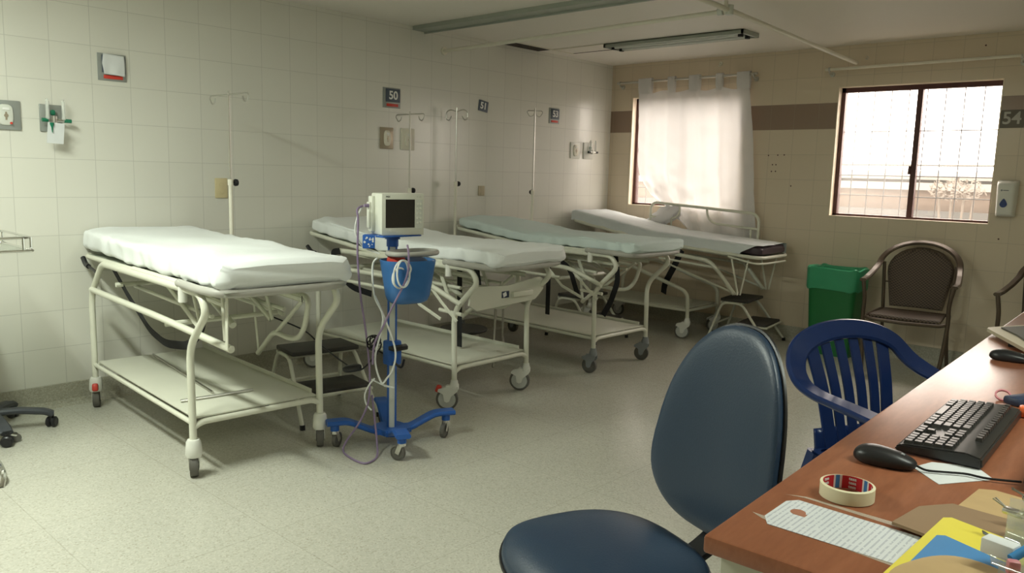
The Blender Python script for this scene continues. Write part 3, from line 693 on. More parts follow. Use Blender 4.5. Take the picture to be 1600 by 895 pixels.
# fourth bed: crossed legs, raised rail, by the window
def gurney_cross(loc, label):
    t = thing('gurney', label, 'hospital bed', loc, 0.0, 'hospital trolley beds in a row')
    cm = M['cream']; wd = 0.50
    def dz(x): return 0.752 - 0.055 * x + (0.085 * max(0, (-0.35 - x) / 0.85))
    for y in (0.0, wd):
        MB().tube([(-.78, y, .56), (-.62, y, .565), (-.05, y, .40), (-0.01, y, .36), (0, y, .14)], 0.016, 10, 0.06).build('leg', cm, t)
        MB().tube([(.40, y, .42), (.24, y, .60), (.16, y, .665), (-.30, y, .70), (-.95, y, .72)], 0.0165, 10, 0.08).build('leg', cm, t)
        MB().tube([(-1.0, y, .14), (-1.0, y, .40), (-.9, y, .50), (-.78, y, .56)], 0.016, 10, 0.06).build('leg', cm, t)
        MB().tube([(-.30, y, .645), (.20, y, .615)], 0.009, 8).tube([(.36, y, .70), (.43, y, .42), (.40, y, .42)], 0.008, 8).tube([(.50, y, .70), (.45, y, .42)], 0.007, 8).tube([(.43, y, .42), (-.2, y, .60)], 0.008, 8).build('brace', cm, t)
    f = MB(); f.tube([(-1.02, 0, .235), (0, 0, .235), (0, wd, .235), (-1.02, wd, .235)], 0.012, 10, 0, True); f.build('lower_frame', cm, t)
    MB().bx(-1.0, -.02, 0.01, wd - .01, .245, .256, .003).build('shelf', M['shelf'], t)
    d = MB()
    for o_ in (0.004, -.010): d.surf(lambda u, v, o_=o_: V((-1.18 + 1.72 * u, 0.02 + (wd - .04) * v, dz(-1.18 + 1.72 * u) + o_)), 14, 2)
    d.build('deck', M['deck'], t)
    r = MB()
    for y in (0.0, wd): r.band([(-1.2, y, dz(-1.2)), (-.35, y, dz(-.35)), (.30, y, dz(.3)), (.36, y, dz(.36))], 0.02, 0.032)
    r.tube([(-1.2, 0, dz(-1.2)), (-1.26, .05, dz(-1.26)), (-1.26, wd - .05, dz(-1.26)), (-1.2, wd, dz(-1.2))], 0.013, 10, .04)
    r.build('deck_frame', cm, t)
    b = MB(); b.tube([(.33, -.01, dz(.33)), (.56, -.012, dz(.56)), (.60, .06, dz(.6)), (.60, wd - .06, dz(.6)), (.56, wd + .012, dz(.56)), (.33, wd + .01, dz(.33))], .0135, 10, .05)
    b.tube([(.34, -.02, dz(.34) - .02), (.56, -.02, dz(.56) - .045), (.60, .06, dz(.6) - .045), (.60, wd - .06, dz(.6) - .045)], .008, 8, .05); b.build('foot_bumper', cm, t)
    q = MB(); y = wd + .02; c = 0.006
    q.tube([(-.74, y, .80), (-.74, y, 1.05), (-.70, y, 1.085), (.27, y, 1.035), (.315, y, .99), (.315, y, .70)], 0.0125, 10, .045)
    q.tube([(-.74, y, .955), (-.50, y, .95), (-.44, y, .985), (-.44, y, 1.07)], .010, 8, .04).tube([(-.17, y, 1.06), (-.16, y, .98), (-.10, y, .93), (.31, y, .905)], .010, 8, .05)
    q.tube([(.25, y, .90), (.25, y, .70)], .009, 8).tube([(-.52, y, .95), (-.52, y, .75)], .009, 8)
    q.build('side_rail', cm, t)
    for (x, y_), a in zip(((0, 0), (0, wd), (-1.0, 0), (-1.0, wd)), (R(25), R(60), R(0), R(0))): caster(t, x, y_, 'white', a, False)
    MB().band([(-.10, .02, .725), (-.16, .03, .60), (-.27, .06, .42), (-.30, .10, .335)], 0.055, 0.004, 0.05, up=(0, 1, 0)).build('strap', M['strap'], t)
    return dz, wd
dz4, wd4 = gurney_cross((1.31, 5.735, 0), 'cream trolley bed with crossed legs and a raised side rail under the curtained window')
m4 = mattress_mesh(-1.24, 0.585, wd4 / 2, wd4 / 2 - .02, lambda x: dz4(x) + .008, lambda x: 0.075, 2.2, 0.003)
m4 = m4.build('mattress', M['maroon'], None, True, (1.31, 5.735, 0)); tag(m4, 'mattress under the curtained window, dark vinyl bared at one foot corner by a slipping sheet', 'mattress', 'mattresses on the trolley beds')
def sheet4():
    """a sheet over the fourth mattress, slipped back at the foot corner"""
    bm = MB(); zt = lambda x: dz4(x) + .008 + .075
    hw = wd4 / 2 + .002; yc = wd4 / 2
    def fn(u, v):
        s_ = (v - 0.5) * 2 * (hw + 0.085)         # across arc length
        xe = 0.575
        if s_ < 0: xe = 0.60 - 0.17 * min(1, max(0, (-s_ - hw + .03) / 0.10))
        x = -1.245 + (xe + 1.245) * u
        a = abs(s_); sg = 1 if s_ > 0 else -1
        if a < hw - .015: y, z = a, 0.0
        else: q = a - (hw - .015); k = min(1, q / .03); y = hw - .015 + .018 * math.sin(k * PI / 2); z = -.02 * (1 - math.cos(k * PI / 2)) - max(0, q - .03) * 0.92
        n = .004 * noise.noise(V((x * 6, s_ * 12, 3))) + .003 * noise.noise(V((x * 22, s_ * 9, 8)))
        z0 = zt(x) + 0.011
        if u < .012 or u > 1.98: z -= .01
        return V((x, yc + sg * (y + (n if z < -.02 else 0) + .004 * (z < -.02) * math.sin(x * 30)), z0 + z + (n if z > -.02 else 0)))
    bm.surf(fn, 110, 60)
    o = bm.build('sheet', M['sheet_grey'], m4); o['label'] = 'pale grey blue cotton sheet, slipped at the foot'
sheet4()

# loose metal rods lying on the first shelf
def metal_rod(pts, label):
    o = MB().tube(pts, 0.0065, 8, 0.02).build('metal_rod', M['steel'], None); return tag(o, label, 'rod', 'loose rods on the nearest bed shelf')
metal_rod([(0.24, 1.84, .2645), (1.16, 1.72, .2645)], 'long straight steel rod lying along the lower shelf of the nearest bed')
metal_rod([(1.20, 1.55, .2645), (1.22, 1.68, .2645), (1.24, 1.88, .2645)], 'short steel rod lying across the foot end of the nearest bed shelf')

# ------------------------------------------------------------------ IV poles
def iv_pole(x, y, z0, zk, zt, arm, ang, label, style='bar'):
    t = thing('iv_pole', label, 'IV pole', (x, y, 0), ang, 'thin IV poles along the left wall')
    MB().tube([(0, 0, z0), (0, 0, zk)], 0.0115, 10).cyl((0, 0, zk - .02), (0, 0, zk + .012), 0.015).build('outer_tube', M['ivory'], t)
    MB().tube([(0, 0, zk), (0, 0, zt)], 0.006, 8).build('inner_tube', M['steel'], t)
    k = MB(); k.cyl((0.0, 0, zk - .005), (0.0, 0.022, zk - .005), 0.006, seg=8); k.lathe([(0, .018), (.016, .02), (.020, .028), (.018, .04), (0, .044)], (0, 0, zk - .005), 'y', 16)
    k.build('clamp_knob', M['black'], t)
    h = MB()
    if style == 'bar':
        h.tube([(-arm, 0, zt - .02), (arm, 0, zt - .02)], 0.004, 8)
        for s_ in (-1, 1): h.tube([(s_ * arm, 0, zt - .02), (s_ * (arm + .012), 0, zt - .032), (s_ * (arm - .012), 0, zt - .068), (s_ * (arm - .04), 0, zt - .06), (s_ * (arm - .05), 0, zt - .035)], 0.0035, 8, .015)
    else:
        for s_ in (-1, 1): h.tube([(0, 0, zt - .03), (s_ * arm * .6, 0, zt - .012), (s_ * arm, 0, zt - .03), (s_ * arm, 0, zt - .085), (s_ * arm * .7, 0, zt - .095), (s_ * arm * .5, 0, zt - .06)], 0.004, 8, .025)
    h.build('hook', M['steel'], t)
iv_pole(.487, 2.19, .70, 1.225, 1.712, .20, R(0), 'thin white IV pole rising behind the nearest bed, black knob at mid height', 'bar')
iv_pole(.32, 3.60, .70, 1.18, 1.712, .14, R(0), 'thin IV pole directly behind the patient monitor, plain straight hook bar')
iv_pole(.125, 4.22, .70, 1.226, 1.79, .10, R(10), 'IV pole with curved double hooks under the number 51 sign', 'curved')
iv_pole(.33, 4.88, .70, 1.17, 1.83, .055, R(60), 'bare thin IV pole beside the number 53 sign', 'bar')

# ------------------------------------------------------------------ step stools
def step_stool(x, y, ang, label):
    t = thing('step_stool', label, 'step stool', (x, y, 0), ang, 'two step footstools by the beds')
    for (cx, z, nm) in ((0.0, .36, 'upper_step'), (.15, .18, 'lower_step')):
        MB().bx(cx - .115, cx + .115, -.19, .19, z - .024, z, .007).build(nm, M['pad'], t)
    for s_ in (-1, 1):
        f = MB(); y_ = s_ * .185; yo = s_ * .215
        f.tube([(-.20, yo, 0.012), (-.10, y_, .325), (.06, y_, .325), (.30, yo, 0.012)], .0105, 10, .05)
        f.tube([(.03, y_, .155), (.27, y_, .155)], .009, 8)
        f.build('side_frame', M['cream'], t)
        ft = MB(); ft.cyl((-.20, yo, 0), (-.197, yo, .025), .014, seg=10).cyl((.30, yo, 0), (.297, yo, .025), .014, seg=10); ft.build('rubber_foot', M['black'], t)
    MB().tube([(-.105, -.19, .325), (-.105, .19, .325)], .009, 8).tube([(.06, -.19, .325), (.06, .19, .325)], .009, 8).tube([(-.16, -.2, .14), (-.16, .2, .14)], .008, 8).tube([(.27, -.19, .155), (.27, .19, .155)], .009, 8).tube([(.06, -.19, .155), (.06, .19, .155)], .008, 8).build('cross_bar', M['cream'], t)
    return t
step_stool(.97, 2.42, R(-10), 'black stepped footstool standing between the two nearest beds')
step_stool(.66, 5.17, R(0), 'black footstool standing between the third bed and the window bed')
step_stool(1.62, 6.06, R(8), 'small footstool with grey treads at the foot of the window bed, against the back wall')

# ------------------------------------------------------------------ patient monitor stand
t = thing('monitor_stand', 'blue wheeled four leg stand with pole and blue basket, carrying the patient monitor', 'stand', (1.659, 2.378, 0), 0)
legdirs = [math.atan2(b - 2.38, a - 1.63) for a, b in ((1.873, 2.246), (1.761, 2.646), (1.518, 2.118), (1.364, 2.522))]
for a in legdirs:
    c, s_ = math.cos(a), math.sin(a)
    L = MB(); pts = [(0, 0, .062), (c * .09, s_ * .09, .064), (c * .215, s_ * .215, .125), (c * .315, s_ * .315, .125)]
    L.prism([(-.03, -.046), (.09, -.040), (.09, .040), (-.03, .046)], .052, .074, Matrix.Rotation(a, 4, 'Z')).band(pts, .070, .022, .03, up=(0, 0, 1)); L.cyl((c * .275, s_ * .275, .085), (c * .275, s_ * .275, .125), .021)
    lo = L.build('leg', M['blue_metal'], t)
    w_ = MB(); ca = a + R(50); ax = V((-math.sin(ca), math.cos(ca), 0)); p = V((c * .275 - .02 * math.cos(ca), s_ * .275 - .02 * math.sin(ca), .036))
    w_.lathe([(.036, -.009), (.036, .009), (.030, .011), (.030, -.011)], (0, 0, 0), 'y', 26, True)
    bmesh.ops.transform(w_.bm, matrix=Matrix.Translation(p) @ Matrix.Rotation(ca, 4, 'Z'), verts=w_.bm.verts); w_.cyl(p - ax * .008, p + ax * .008, .029, seg=20)
    w_.build('wheel', M['rubber'], lo)
    k = MB()
    for sg in (-1, 1): k.band([V((c * .275, s_ * .275, .082)) + ax * sg * .013, p + ax * sg * .013 + V((0, 0, -.004))], .022, .003, up=ax)
    k.cyl((c * .275, s_ * .275, .07), (c * .275, s_ * .275, .088), .018); k.build('wheel_fork', M['chrome'], lo)
MB().prism([(x, y) for x, y in superell(.085, .075, 3)], .05, .077).build('hub', M['blue_metal'], t, True)
MB().cyl((0, 0, .075), (0, 0, .985), .0225, seg=20).build('pole', M['light_grey'], t)
pb = MB()
for a in (R(-88), R(18), R(110), R(190)): pb.box((.0215 * math.cos(a), .0215 * math.sin(a), .53), (.006, .012, .91), Matrix.Rotation(a, 4, 'Z'))
pb.build('pole_channel', M['blue_metal'], t)
MB().cyl((0, 0, .955), (0, 0, .99), .028).cyl((0, 0, .99), (0, 0, 1.004), .036).bx(-.07, .075, -.115, .115, 1.004, 1.012, .003).build('mount_plate', M['blue_metal'], t)
cl = MB(); cl.bx(-.03, .035, -.035, .035, .385, .505, .01); cl.build('cable_clamp', M['blue_metal'], t)
MB().tube([(.035, -.03, .475), (.06, .0, .48), (.04, .05, .475)], .011, 8, .02).bx(.02, .07, -.04, .045, .462, .484, .006).build('clamp_lever', M['black'], t)
MB().tube([(.05, -.03, .41), (.075, 0, .375), (.05, .035, .41)], .006, 8, .03).build('clip_ring', M['black'], t)
# basket
def basket():
    b = MB(); cx, cy = .118, .02
    def ring(z, k, inset=0):
        tt = (z - .70) / .20; a = (.070 + .028 * tt) - inset; bb = (.098 + .030 * tt) - inset
        return [(cx + a * .0 + x, cy + y, z) for x, y in superell(a, bb, 2.7, 40)]
    seq = [ring(.700, 0, .035), ring(.704, 0, .018), ring(.716, 0, .005)] + [ring(z, 0) for z in (.74, .78, .82, .86, .90)] + [ring(.905, 0, .002), ring(.90, 0, .006)] + [ring(z, 0, .006) for z in (.85, .78, .72)] + [ring(.712, 0, .03)]
    rows = [[b.bm.verts.new(p) for p in r_] for r_ in seq]
    for A, B in zip(rows, rows[1:]):
        for k in range(40): b.bm.faces.new((A[k], A[(k + 1) % 40], B[(k + 1) % 40], B[k]))
    b.bm.faces.new(rows[0][::-1]); b.bm.faces.new(rows[-1])
    bmesh.ops.rotate(b.bm, verts=b.bm.verts, cent=(0, 0, 0), matrix=Matrix.Rotation(R(-12), 3, 'Z'))
    return b.build('basket', M['basket'], t)
bk = basket()
hp = MB(); ring_pts = [(x, y, .932) for x, y in superell(.075, .128, 2.4, 40, .105, .035)]
hp.tube(ring_pts, .0125, 10, 0, True); hp.tube([(.0, 0, .93), (.04, 0.0, .932)], .012, 8); hp.build('push_handle', M['bumper'], t)
# monitor
mn = thing('patient_monitor', 'ivory patient monitor with dark screen on top of the blue stand', 'monitor', (1.680, 2.390, 1.013), R(-12))
MB().bx(-.065, .045, -.105, .113, 0, .192, .008).build('casing', M['monitor'], mn)
MB().bx(-.06, -.02, -.123, -.10, .012, .178, .006).bx(-.05, -.025, -.135, -.12, .03, .15, .004).build('side_module', M['monitor'], mn)
MB().bx(.0445, .050, -.105, .113, 0.0, .192, .004).build('bezel', M['monitor'], mn)
MB().bx(.049, .0512, -.086, .064, .034, .165, .0008).build('screen', M['screen'], mn, False)
MB().bx(.049, .0508, .069, .105, .03, .165, .0006).build('key_panel', M['light_grey'], mn, False)
kk = MB()
for i in range(5):
    for j in range(2): kk.cyl((.0508, .079 + j * .015, .145 - i * .022), (.053, .079 + j * .015, .145 - i * .022), .0055, seg=10)
kk.build('button', M['monitor'], mn)
MB().cyl((.05, -.062, .021), (.053, -.062, .021), .006, seg=12).build('power_button', M['white_plastic'], mn)
text_mesh('logo', 'MEK', .012, M['screen'], mn, (.0508, -.074, .177), (R(90), 0, R(90)), .0003)
text_mesh('model_print', 'MP 1000', .007, M['light_grey'], mn, (.0508, .085, .177), (R(90), 0, R(90)), .0003)
MB().cyl((-.03, -.134, .133), (-.03, -.155, .133), .009, .007, 12).build('cable_plug', M['purple'], mn)
# folded label sticker block beside the stand
o = MB().box((1.675, 2.228, .985), (.012, .056, .062), Matrix.Rotation(R(-38), 4, 'Z'), .003).build('hanging_tag', M['blue_metal'], None); tag(o, 'small bright blue printed tag hanging beneath the monitor, at its left', 'tag')
tw = MB()
rr = random.Random(5)
for k in range(12):
    yy, zz = rr.uniform(-.02, .02), rr.uniform(-.022, .022); tw.cyl((.0065, yy, zz), (.0072, yy, zz), rr.uniform(.002, .006), seg=8)
bmesh.ops.transform(tw.bm, matrix=Matrix.Translation((1.675, 2.228, .985)) @ Matrix.Rotation(R(-38), 4, 'Z'), verts=tw.bm.verts)
tw.build('printed_pattern', M['paper'], o)
MB().tube([(1.675, 2.228, 1.0), (1.68, 2.28, 1.012)], .0025, 6).build('tag_cord', M['white_cable'], o)
# red pouch and grey cuff in the basket
o = MB().cushion(superell(.045, .035, 3, 26), .09, Matrix.Translation((1.745, 2.335, .885)) @ Matrix.Rotation(R(15), 4, 'X')).build('red_pouch', M['red'], None); tag(o, 'red pouch sticking out of the blue basket', 'pouch')
o = MB().cushion(superell(.035, .06, 3, 26), .05, Matrix.Translation((1.775, 2.425, .885)) @ Matrix.Rotation(R(20), 4, 'Y')).build('blood_pressure_cuff', M['dark_blue'], None); tag(o, 'dark blue cuff stuffed in the right side of the blue basket', 'cuff')
# cables
def smooth_pts(pts, n=6):
    P = [V(p) for p in pts]; out = []
    for i in range(len(P) - 1):
        p0, p1, p2, p3 = P[max(i - 1, 0)], P[i], P[i + 1], P[min(i + 2, len(P) - 1)]
        for k in range(n):
            t_ = k / n; out.append(0.5 * ((2 * p1) + (p2 - p0) * t_ + (2 * p0 - 5 * p1 + 4 * p2 - p3) * t_ ** 2 + (3 * p1 - p0 - 3 * p2 + p3) * t_ ** 3))
    out.append(P[-1]); return out
def cable(name, pts, r, m, label, grp='cables hanging on the monitor stand'):
    o = MB().tube(smooth_pts(pts), r, 7).build(name, m, None); return tag(o, label, 'cable', grp)
cable('cable', [(1.640, 2.22, 1.146), (1.64, 2.19, 1.13), (1.646, 2.19, 1.078), (1.642, 2.19, 0.917), (1.65, 2.20, 0.739), (1.666, 2.22, 0.558), (1.68, 2.23, 0.374), (1.685, 2.22, 0.24), (1.66, 2.19, .14), (1.62, 2.145, .05), (1.625, 2.12, .007), (1.715, 2.09, .006), (1.812, 2.086, .006), (1.83, 2.12, .006), (1.79, 2.19, .008), (1.73, 2.235, .05), (1.69, 2.25, .16), (1.675, 2.248, .26)], .0048, M['purple'], 'long purple cable from the monitor side, looping down onto the floor')
cable('cable', [(1.86, 2.30, .982), (1.87, 2.30, .945), (1.874, 2.295, .87), (1.865, 2.275, .80), (1.82, 2.25, .70), (1.775, 2.23, .60), (1.735, 2.215, .52), (1.715, 2.22, .42)], .0048, M['purple'], 'purple cable coming out of the front of the blue basket')
cable('cable', [(1.635, 2.225, 1.146), (1.63, 2.20, 1.10), (1.625, 2.19, 1.03), (1.64, 2.22, .96), (1.70, 2.27, .93)], .004, M['white_cable'], 'short white cable curving from the monitor side towards the basket')
cable('cable', [(1.735, 2.23, 0.915), (1.707, 2.225, 0.877), (1.712, 2.23, 0.743), (1.737, 2.259, 0.654), (1.74, 2.25, 0.579), (1.713, 2.236, 0.442), (1.726, 2.262, 0.33), (1.745, 2.281, 0.35), (1.763, 2.302, 0.396), (1.773, 2.306, 0.487), (1.739, 2.275, 0.624), (1.712, 2.235, 0.74)], .0045, M['white_cable'], 'white cable looping down the left of the pole below the basket')
cable('cable', [(1.705, 2.24, 0.348), (1.687, 2.224, 0.318), (1.675, 2.207, 0.272), (1.678, 2.212, 0.226), (1.693, 2.231, 0.194)], .004, M['white_cable'], 'short white cable tail hanging lowest on the stand')
cable('cable', [(1.685, 2.237, 0.34), (1.716, 2.277, 0.314), (1.75, 2.318, 0.298), (1.70, 2.30, .30)], .004, M['white_cable'], 'white cable wrapped across the lower pole')
coil = []
for k in range(61):
    a = 2 * PI * k / 20; rr_ = .045 + .012 * (k > 20) - .004 * (k > 40); coil.append((1.86 + .014 * math.sin(a * .33), 2.27 + rr_ * .8 * math.cos(a) , .842 + (.060 if k <= 30 else .045) * math.sin(a) + (.012 if k <= 30 else -.01)))
cable('cable', coil, .0042, M['white_cable'], 'coiled pale cable hanging over the front of the blue basket')
cable('cable', [(1.20, 2.00, .60), (1.18, 2.2, .50), (1.30, 2.22, .44), (1.50, 2.22, .385), (1.62, 2.21, .375), (1.66, 2.25, .42), (1.69, 2.29, .50), (1.665, 2.25, .54), (1.69, 2.23, .50), (1.70, 2.26, .46)], .004, M['black'], 'thin black cord stretched from under the nearest bed to the stand')
o = MB().cushion(superell(.045, .022, 2.6, 26), .035, Matrix.Translation((1.60, 2.19, .385)) @ Matrix.Rotation(R(42), 4, 'Z') @ Matrix.Rotation(R(-10), 4, 'Y')).build('power_adapter', M['black'], None); tag(o, 'black power adapter hanging at the left of the stand pole', 'adapter')
mb = MB()
for k in range(4): mb.tube([(1.69 + .015 * math.cos(a + k) , 2.245 + .03 * math.cos(a), .525 + .025 * math.sin(a + k * .9) - k * .006) for a in [2 * PI * j / 14 for j in range(14)]], .003, 6, 0, True)
o = mb.build('cable_bundle', M['black'], None); tag(o, 'tied bundle of thin black cable beside the stand pole clamp', 'cable', 'cables hanging on the monitor stand')

# ------------------------------------------------------------------ wall fittings, left wall
def plate(name, y0, y1, z0, z1, m, label, cat, th=.014, grp=None, bev=.003):
    t = thing(name, label, cat, (0, (y0 + y1) / 2, (z0 + z1) / 2), 0, grp)
    w_, h_ = (y1 - y0) / 2, (z1 - z0) / 2
    MB().bx(0, th, -w_, w_, -h_, h_, bev).build('wall_plate', m, t); return t, w_, h_
# bed number signs
def number_sign(y0, y1, z0, z1, txt, label, strip=True, tilt=0.0, back=M['plate_grey'], ts=None, wall='left', xpos=None):
    if wall == 'left':
        t = thing('bed_number_sign', label, 'sign', (0, (y0 + y1) / 2, (z0 + z1) / 2), 0, 'bed number signs')
    w_, h_ = (y1 - y0) / 2, (z1 - z0) / 2
    if strip:
        MB().bx(0, .006, -w_, w_, -h_, h_, .001).build('backing_board', back, t)
        MB().bx(.006, .012, -w_ * .72, w_ * .92, -h_ * .42, h_ * .88, .001).build('number_panel', M['sign_blue'], t)
        MB().bx(.006, .010, -w_ * .62, w_ * .72, -h_ * .86, -h_ * .58, .001).build('red_strip', M['red'], t)
        if txt: text_mesh('number', txt, ts or h_ * 1.15, M['sign_white'], t, (.0125, w_ * .12, h_ * .22), ROT_LEFT, .0008, .002)
    else:
        MB().bx(0, .006, -w_, w_, -h_, h_, .001).build('number_panel', M['sign_blue'], t)
        text_mesh('number', txt, ts or h_ * 1.7, M['sign_white'], t, (.0066, 0, 0), ROT_LEFT, .0008, .002)
    t.rotation_euler.x = tilt
    return t
number_sign(3.615, 3.770, 1.752, 1.893, '50', 'slate blue sign reading 50 with a red strip, on the left wall')
number_sign(4.570, 4.675, 1.795, 1.880, '51', 'small tilted slate blue sign reading 51 on the left wall', False, R(-8))
number_sign(5.440, 5.575, 1.755, 1.890, '53', 'slate blue sign reading 53 with a red strip, on the far left wall')
ns = number_sign(1.702, 1.850, 1.748, 1.890, '', 'grey sign board with red strip, number hidden by folded paper, at top left')
pc = MB()
def pf(u, v):
    y = -.048 + .108 * u - .012 * (1 - abs(2 * v - 1)) * (1 - u); z = .070 - .108 * v - .006 * u
    return V((.018 + .010 * math.sin(v * 2.6) + .004 * math.sin(u * 9 + v * 3) * v, y, z))
pc.surf(pf, 16, 16); o = pc.build('folded_paper', M['paper'], None); o.location = (0, 1.776, 1.819); tag(o, 'folded white paper taped over the sign board at top left', 'paper')
sm = o.modifiers.new('thickness', 'SOLIDIFY'); sm.thickness = .0015
# gas outlets
def gas_outlet(y0, y1, z0, z1, m, label, face=M['ivory'], red_=False, insert=True):
    t, w_, h_ = plate('gas_outlet', y0, y1, z0, z1, m, label, 'gas outlet', .012, 'medical gas outlets on the left wall')
    if insert:
        f = MB(); f.cushion([(y, z) for y, z in superell(w_ * .50, h_ * .72, 3.2, 32)], .024, Matrix(((0, 0, 1, .012), (1, 0, 0, 0), (0, 1, 0, 0), (0, 0, 0, 1))), p=4); fo = f.build('outlet_face', face, t)
        MB().bx(.023, .027, -w_ * .22, w_ * .22, h_ * .32, h_ * .5, .001).build('label_tab', M['sign_white'], fo)
        MB().cyl((.02, 0, -h_ * .05), (.028, 0, -h_ * .05), w_ * .14, seg=16).bx(.02, .026, -.004, .004, -h_ * .35, h_ * .2).build('socket', M['plate_steel'], fo)
        if red_: MB().cyl((.02, w_ * .3, -h_ * .55), (.027, w_ * .3, -h_ * .55), .006, seg=12).build('red_button', M['red'], fo)
    return t
gas_outlet(1.185, 1.322, 1.460, 1.604, M['plate_grey'], 'grey gas outlet plate with rounded face and red dot, at the left edge', M['light_grey'], True)
gas_outlet(3.588, 3.704, 1.461, 1.613, M['plate_steel'], 'steel gas outlet plate below the number 50 sign, left of a pair')
gas_outlet(3.780, 3.903, 1.460, 1.616, M['ivory'], 'ivory gas outlet plate partly behind an IV pole, right of a pair')
gas_outlet(5.751, 5.882, 1.461, 1.606, M['white_plastic'], 'white gas outlet plate near the far corner, left of the flowmeters')
def flowmeter(y0, y1, z0, z1, m, label, knob, kcol2):
    t, w_, h_ = plate('flowmeter', y0, y1, z0, z1, m, label, 'flowmeter', .010, 'twin flowmeters on wall plates')
    bd = MB(); bd.cyl((.01, 0, -.012), (.06, 0, -.012), .013, seg=14).cyl((.055, -.045, -.012), (.055, .055, -.012), .009, seg=12).cyl((.055, .0, -.03), (.055, 0, .01), .014, seg=12); bd.build('valve_body', M['steel'], t)
    for y in (-.03, .045):
        q = MB(); q.lathe([(.0, -.01), (.011, -.008), (.0085, .02), (.0085, .082), (.005, .088), (.006, .095), (0, .096)], (.055, y, 0), 'z', 14); q.build('flow_tube', M['clear_tube'], t)
        MB().cyl((.055, y, -.012), (.055, y + (.035 if y > 0 else -.028), -.012), .010, seg=14).build('control_knob', knob, t)
    MB().cushion(superell(.014, .012, 3, 16), .02, Matrix.Translation((.03, .002, .028)) @ Matrix.Rotation(R(90), 4, 'Y')).build('green_cap', kcol2, t)
    return t
flowmeter(1.408, 1.514, 1.460, 1.598, M['plate_grey'], 'twin flowmeters with green knobs on a grey plate, with a white card hung on them', M['green_knob'], M['green_knob'])
flowmeter(5.945, 6.083, 1.462, 1.612, M['white_plastic'], 'small twin flowmeters with dark knobs by the far corner', M['black'], M['green_knob'])
o = MB().box((.075, 1.458, 1.452), (.0015, .078, .105), Matrix.Rotation(R(-3), 4, 'X') @ Matrix.Rotation(R(8), 4, 'Y')).build('white_card', M['paper'], None, False); tag(o, 'white card hanging from the green knobbed flowmeters', 'card')
MB().lathe([(0.002, -.045), (.004, -.02), (.010, -.004), (.010, .004), (0, .005)], (.084, 1.440, 1.500), 'z', 12).build('green_nozzle', M['green_knob'], o)
def socket(y0, y1, z0, z1, m, label):
    t, w_, h_ = plate('wall_socket', y0, y1, z0, z1, m, label, 'socket', .008, 'wall sockets')
    for z in (-.022, .022): MB().cyl((.008, 0, z), (.0105, 0, z), .014, seg=16).bx(.0095, .0108, -.006, -.004, z - .004, z + .006).build('outlet_face', m, t)
socket(2.345, 2.425, 1.115, 1.235, M['outlet'], 'yellowed power socket behind the first IV pole')
socket(4.585, 4.655, 1.125, 1.205, M['beige'], 'beige power socket on the wall below the number 51 sign')

# back wall fittings
t = thing('bed_number_sign', 'grey brown sign reading 54 on the back wall, beside the bare window', 'sign', (3.345, YB, 1.770), 0, 'bed number signs')
MB().bx(-.068, .075, -.006, 0, -.062, .058, .001).build('number_panel', mat('taupe_sign', (.17, .15, .12), .5), t)
text_mesh('number', '54', .115, M['sign_grey'], t, (.0, -.0068, 0), ROT_BACK, .0008, .002)
t = thing('wall_hook', 'small round metal hook high on the back wall above the curtain', 'hook', (1.135, YB, 2.29))
MB().cyl((0, 0, 0), (0, -.008, 0), .016, seg=16).tube([(0, -.008, .0), (0, -.03, .0), (0.012, -.03, -.018), (0, -.03, -.03), (-.012, -.03, -.018)], .003, 8, .008).build('hook', M['ivory'], t)
t = thing('wall_hook', 'thin wire hook on the back wall above the empty pipe rod', 'hook', (2.345, YB, 2.24))
MB().tube([(.0, 0, 0), (0, -.02, 0), (.014, -.02, -.012), (.02, -.02, .006), (.006, -.02, .018)], .0025, 8, .008).build('hook', M['steel'], t)
h = MB()
for x, z in ((1.62, 1.515), (1.70, 1.518), (1.755, 1.52), (1.66, 1.44), (1.69, 1.44), (1.655, 1.385), (1.69, 1.386), (3.345, .95), (1.83, 1.27), (3.39, 2.10), (3.14, 2.27)): h.cyl((x, YB + .001, z), (x, YB - .0012, z), .006, seg=8)
h.build('screw_holes', M['frame_brown'], wall_back)
t = thing('soap_dispenser', 'white soap dispenser with a blue drop on the wall beside the right window', 'dispenser', (3.372, YB, 1.108))
def disp_prof():
    b = MB()
    def fn(u, v):
        a = -PI / 2 + PI * u; z = .245 * v; k = 1.0 - .10 * (1 - v) ; top = math.sqrt(max(0, 1 - max(0, (v - .86) / .14) ** 2)); bot = math.sqrt(max(0, 1 - max(0, (.08 - v) / .08) ** 2))
        k *= (.25 + .75 * top) * (.6 + .4 * bot)
        x = math.copysign(abs(math.sin(a)) ** .55, math.sin(a)) * .062 * (0.9 + .1 * v) ; y = -abs(math.cos(a)) ** .45 * .095 * k
        return V((x, y, z))
    b.surf(fn, 36, 34); return b
disp_prof().build('cover', M['white_plastic'], t)
def drop_poly(s_):
    out = []
    for k in range(28):
        a = 2 * PI * k / 28; r_ = 1.0; x = math.sin(a) * (1 - .0) ; z = -math.cos(a)
        sc = 1 if z < 0 else max(0, 1 - z ** 1.3) ** .75 / max(.001, abs(math.cos(math.asin(min(1, max(-1, z)))))) if abs(z) < .999 else 0
        out.append((x * sc * s_ * .62, (z if z < 0 else z * 1.7) * s_ * .62))
    return out
dd = MB(); dd.prism(drop_poly(.036), 0, .004, Matrix(((1, 0, 0, -.004), (0, 0, -1, -.0905), (0, 1, 0, .085), (0, 0, 0, 1)))); dd.build('blue_drop', mat('blue_window', (.03, .06, .22), .25), t, False)
MB().cyl((-.022, -.0935, .178), (-.022, -.095, .178), .006, seg=12).bx(-.013, .02, -.095, -.0935, .175, .181).build('logo', M['grey_plastic'], t)

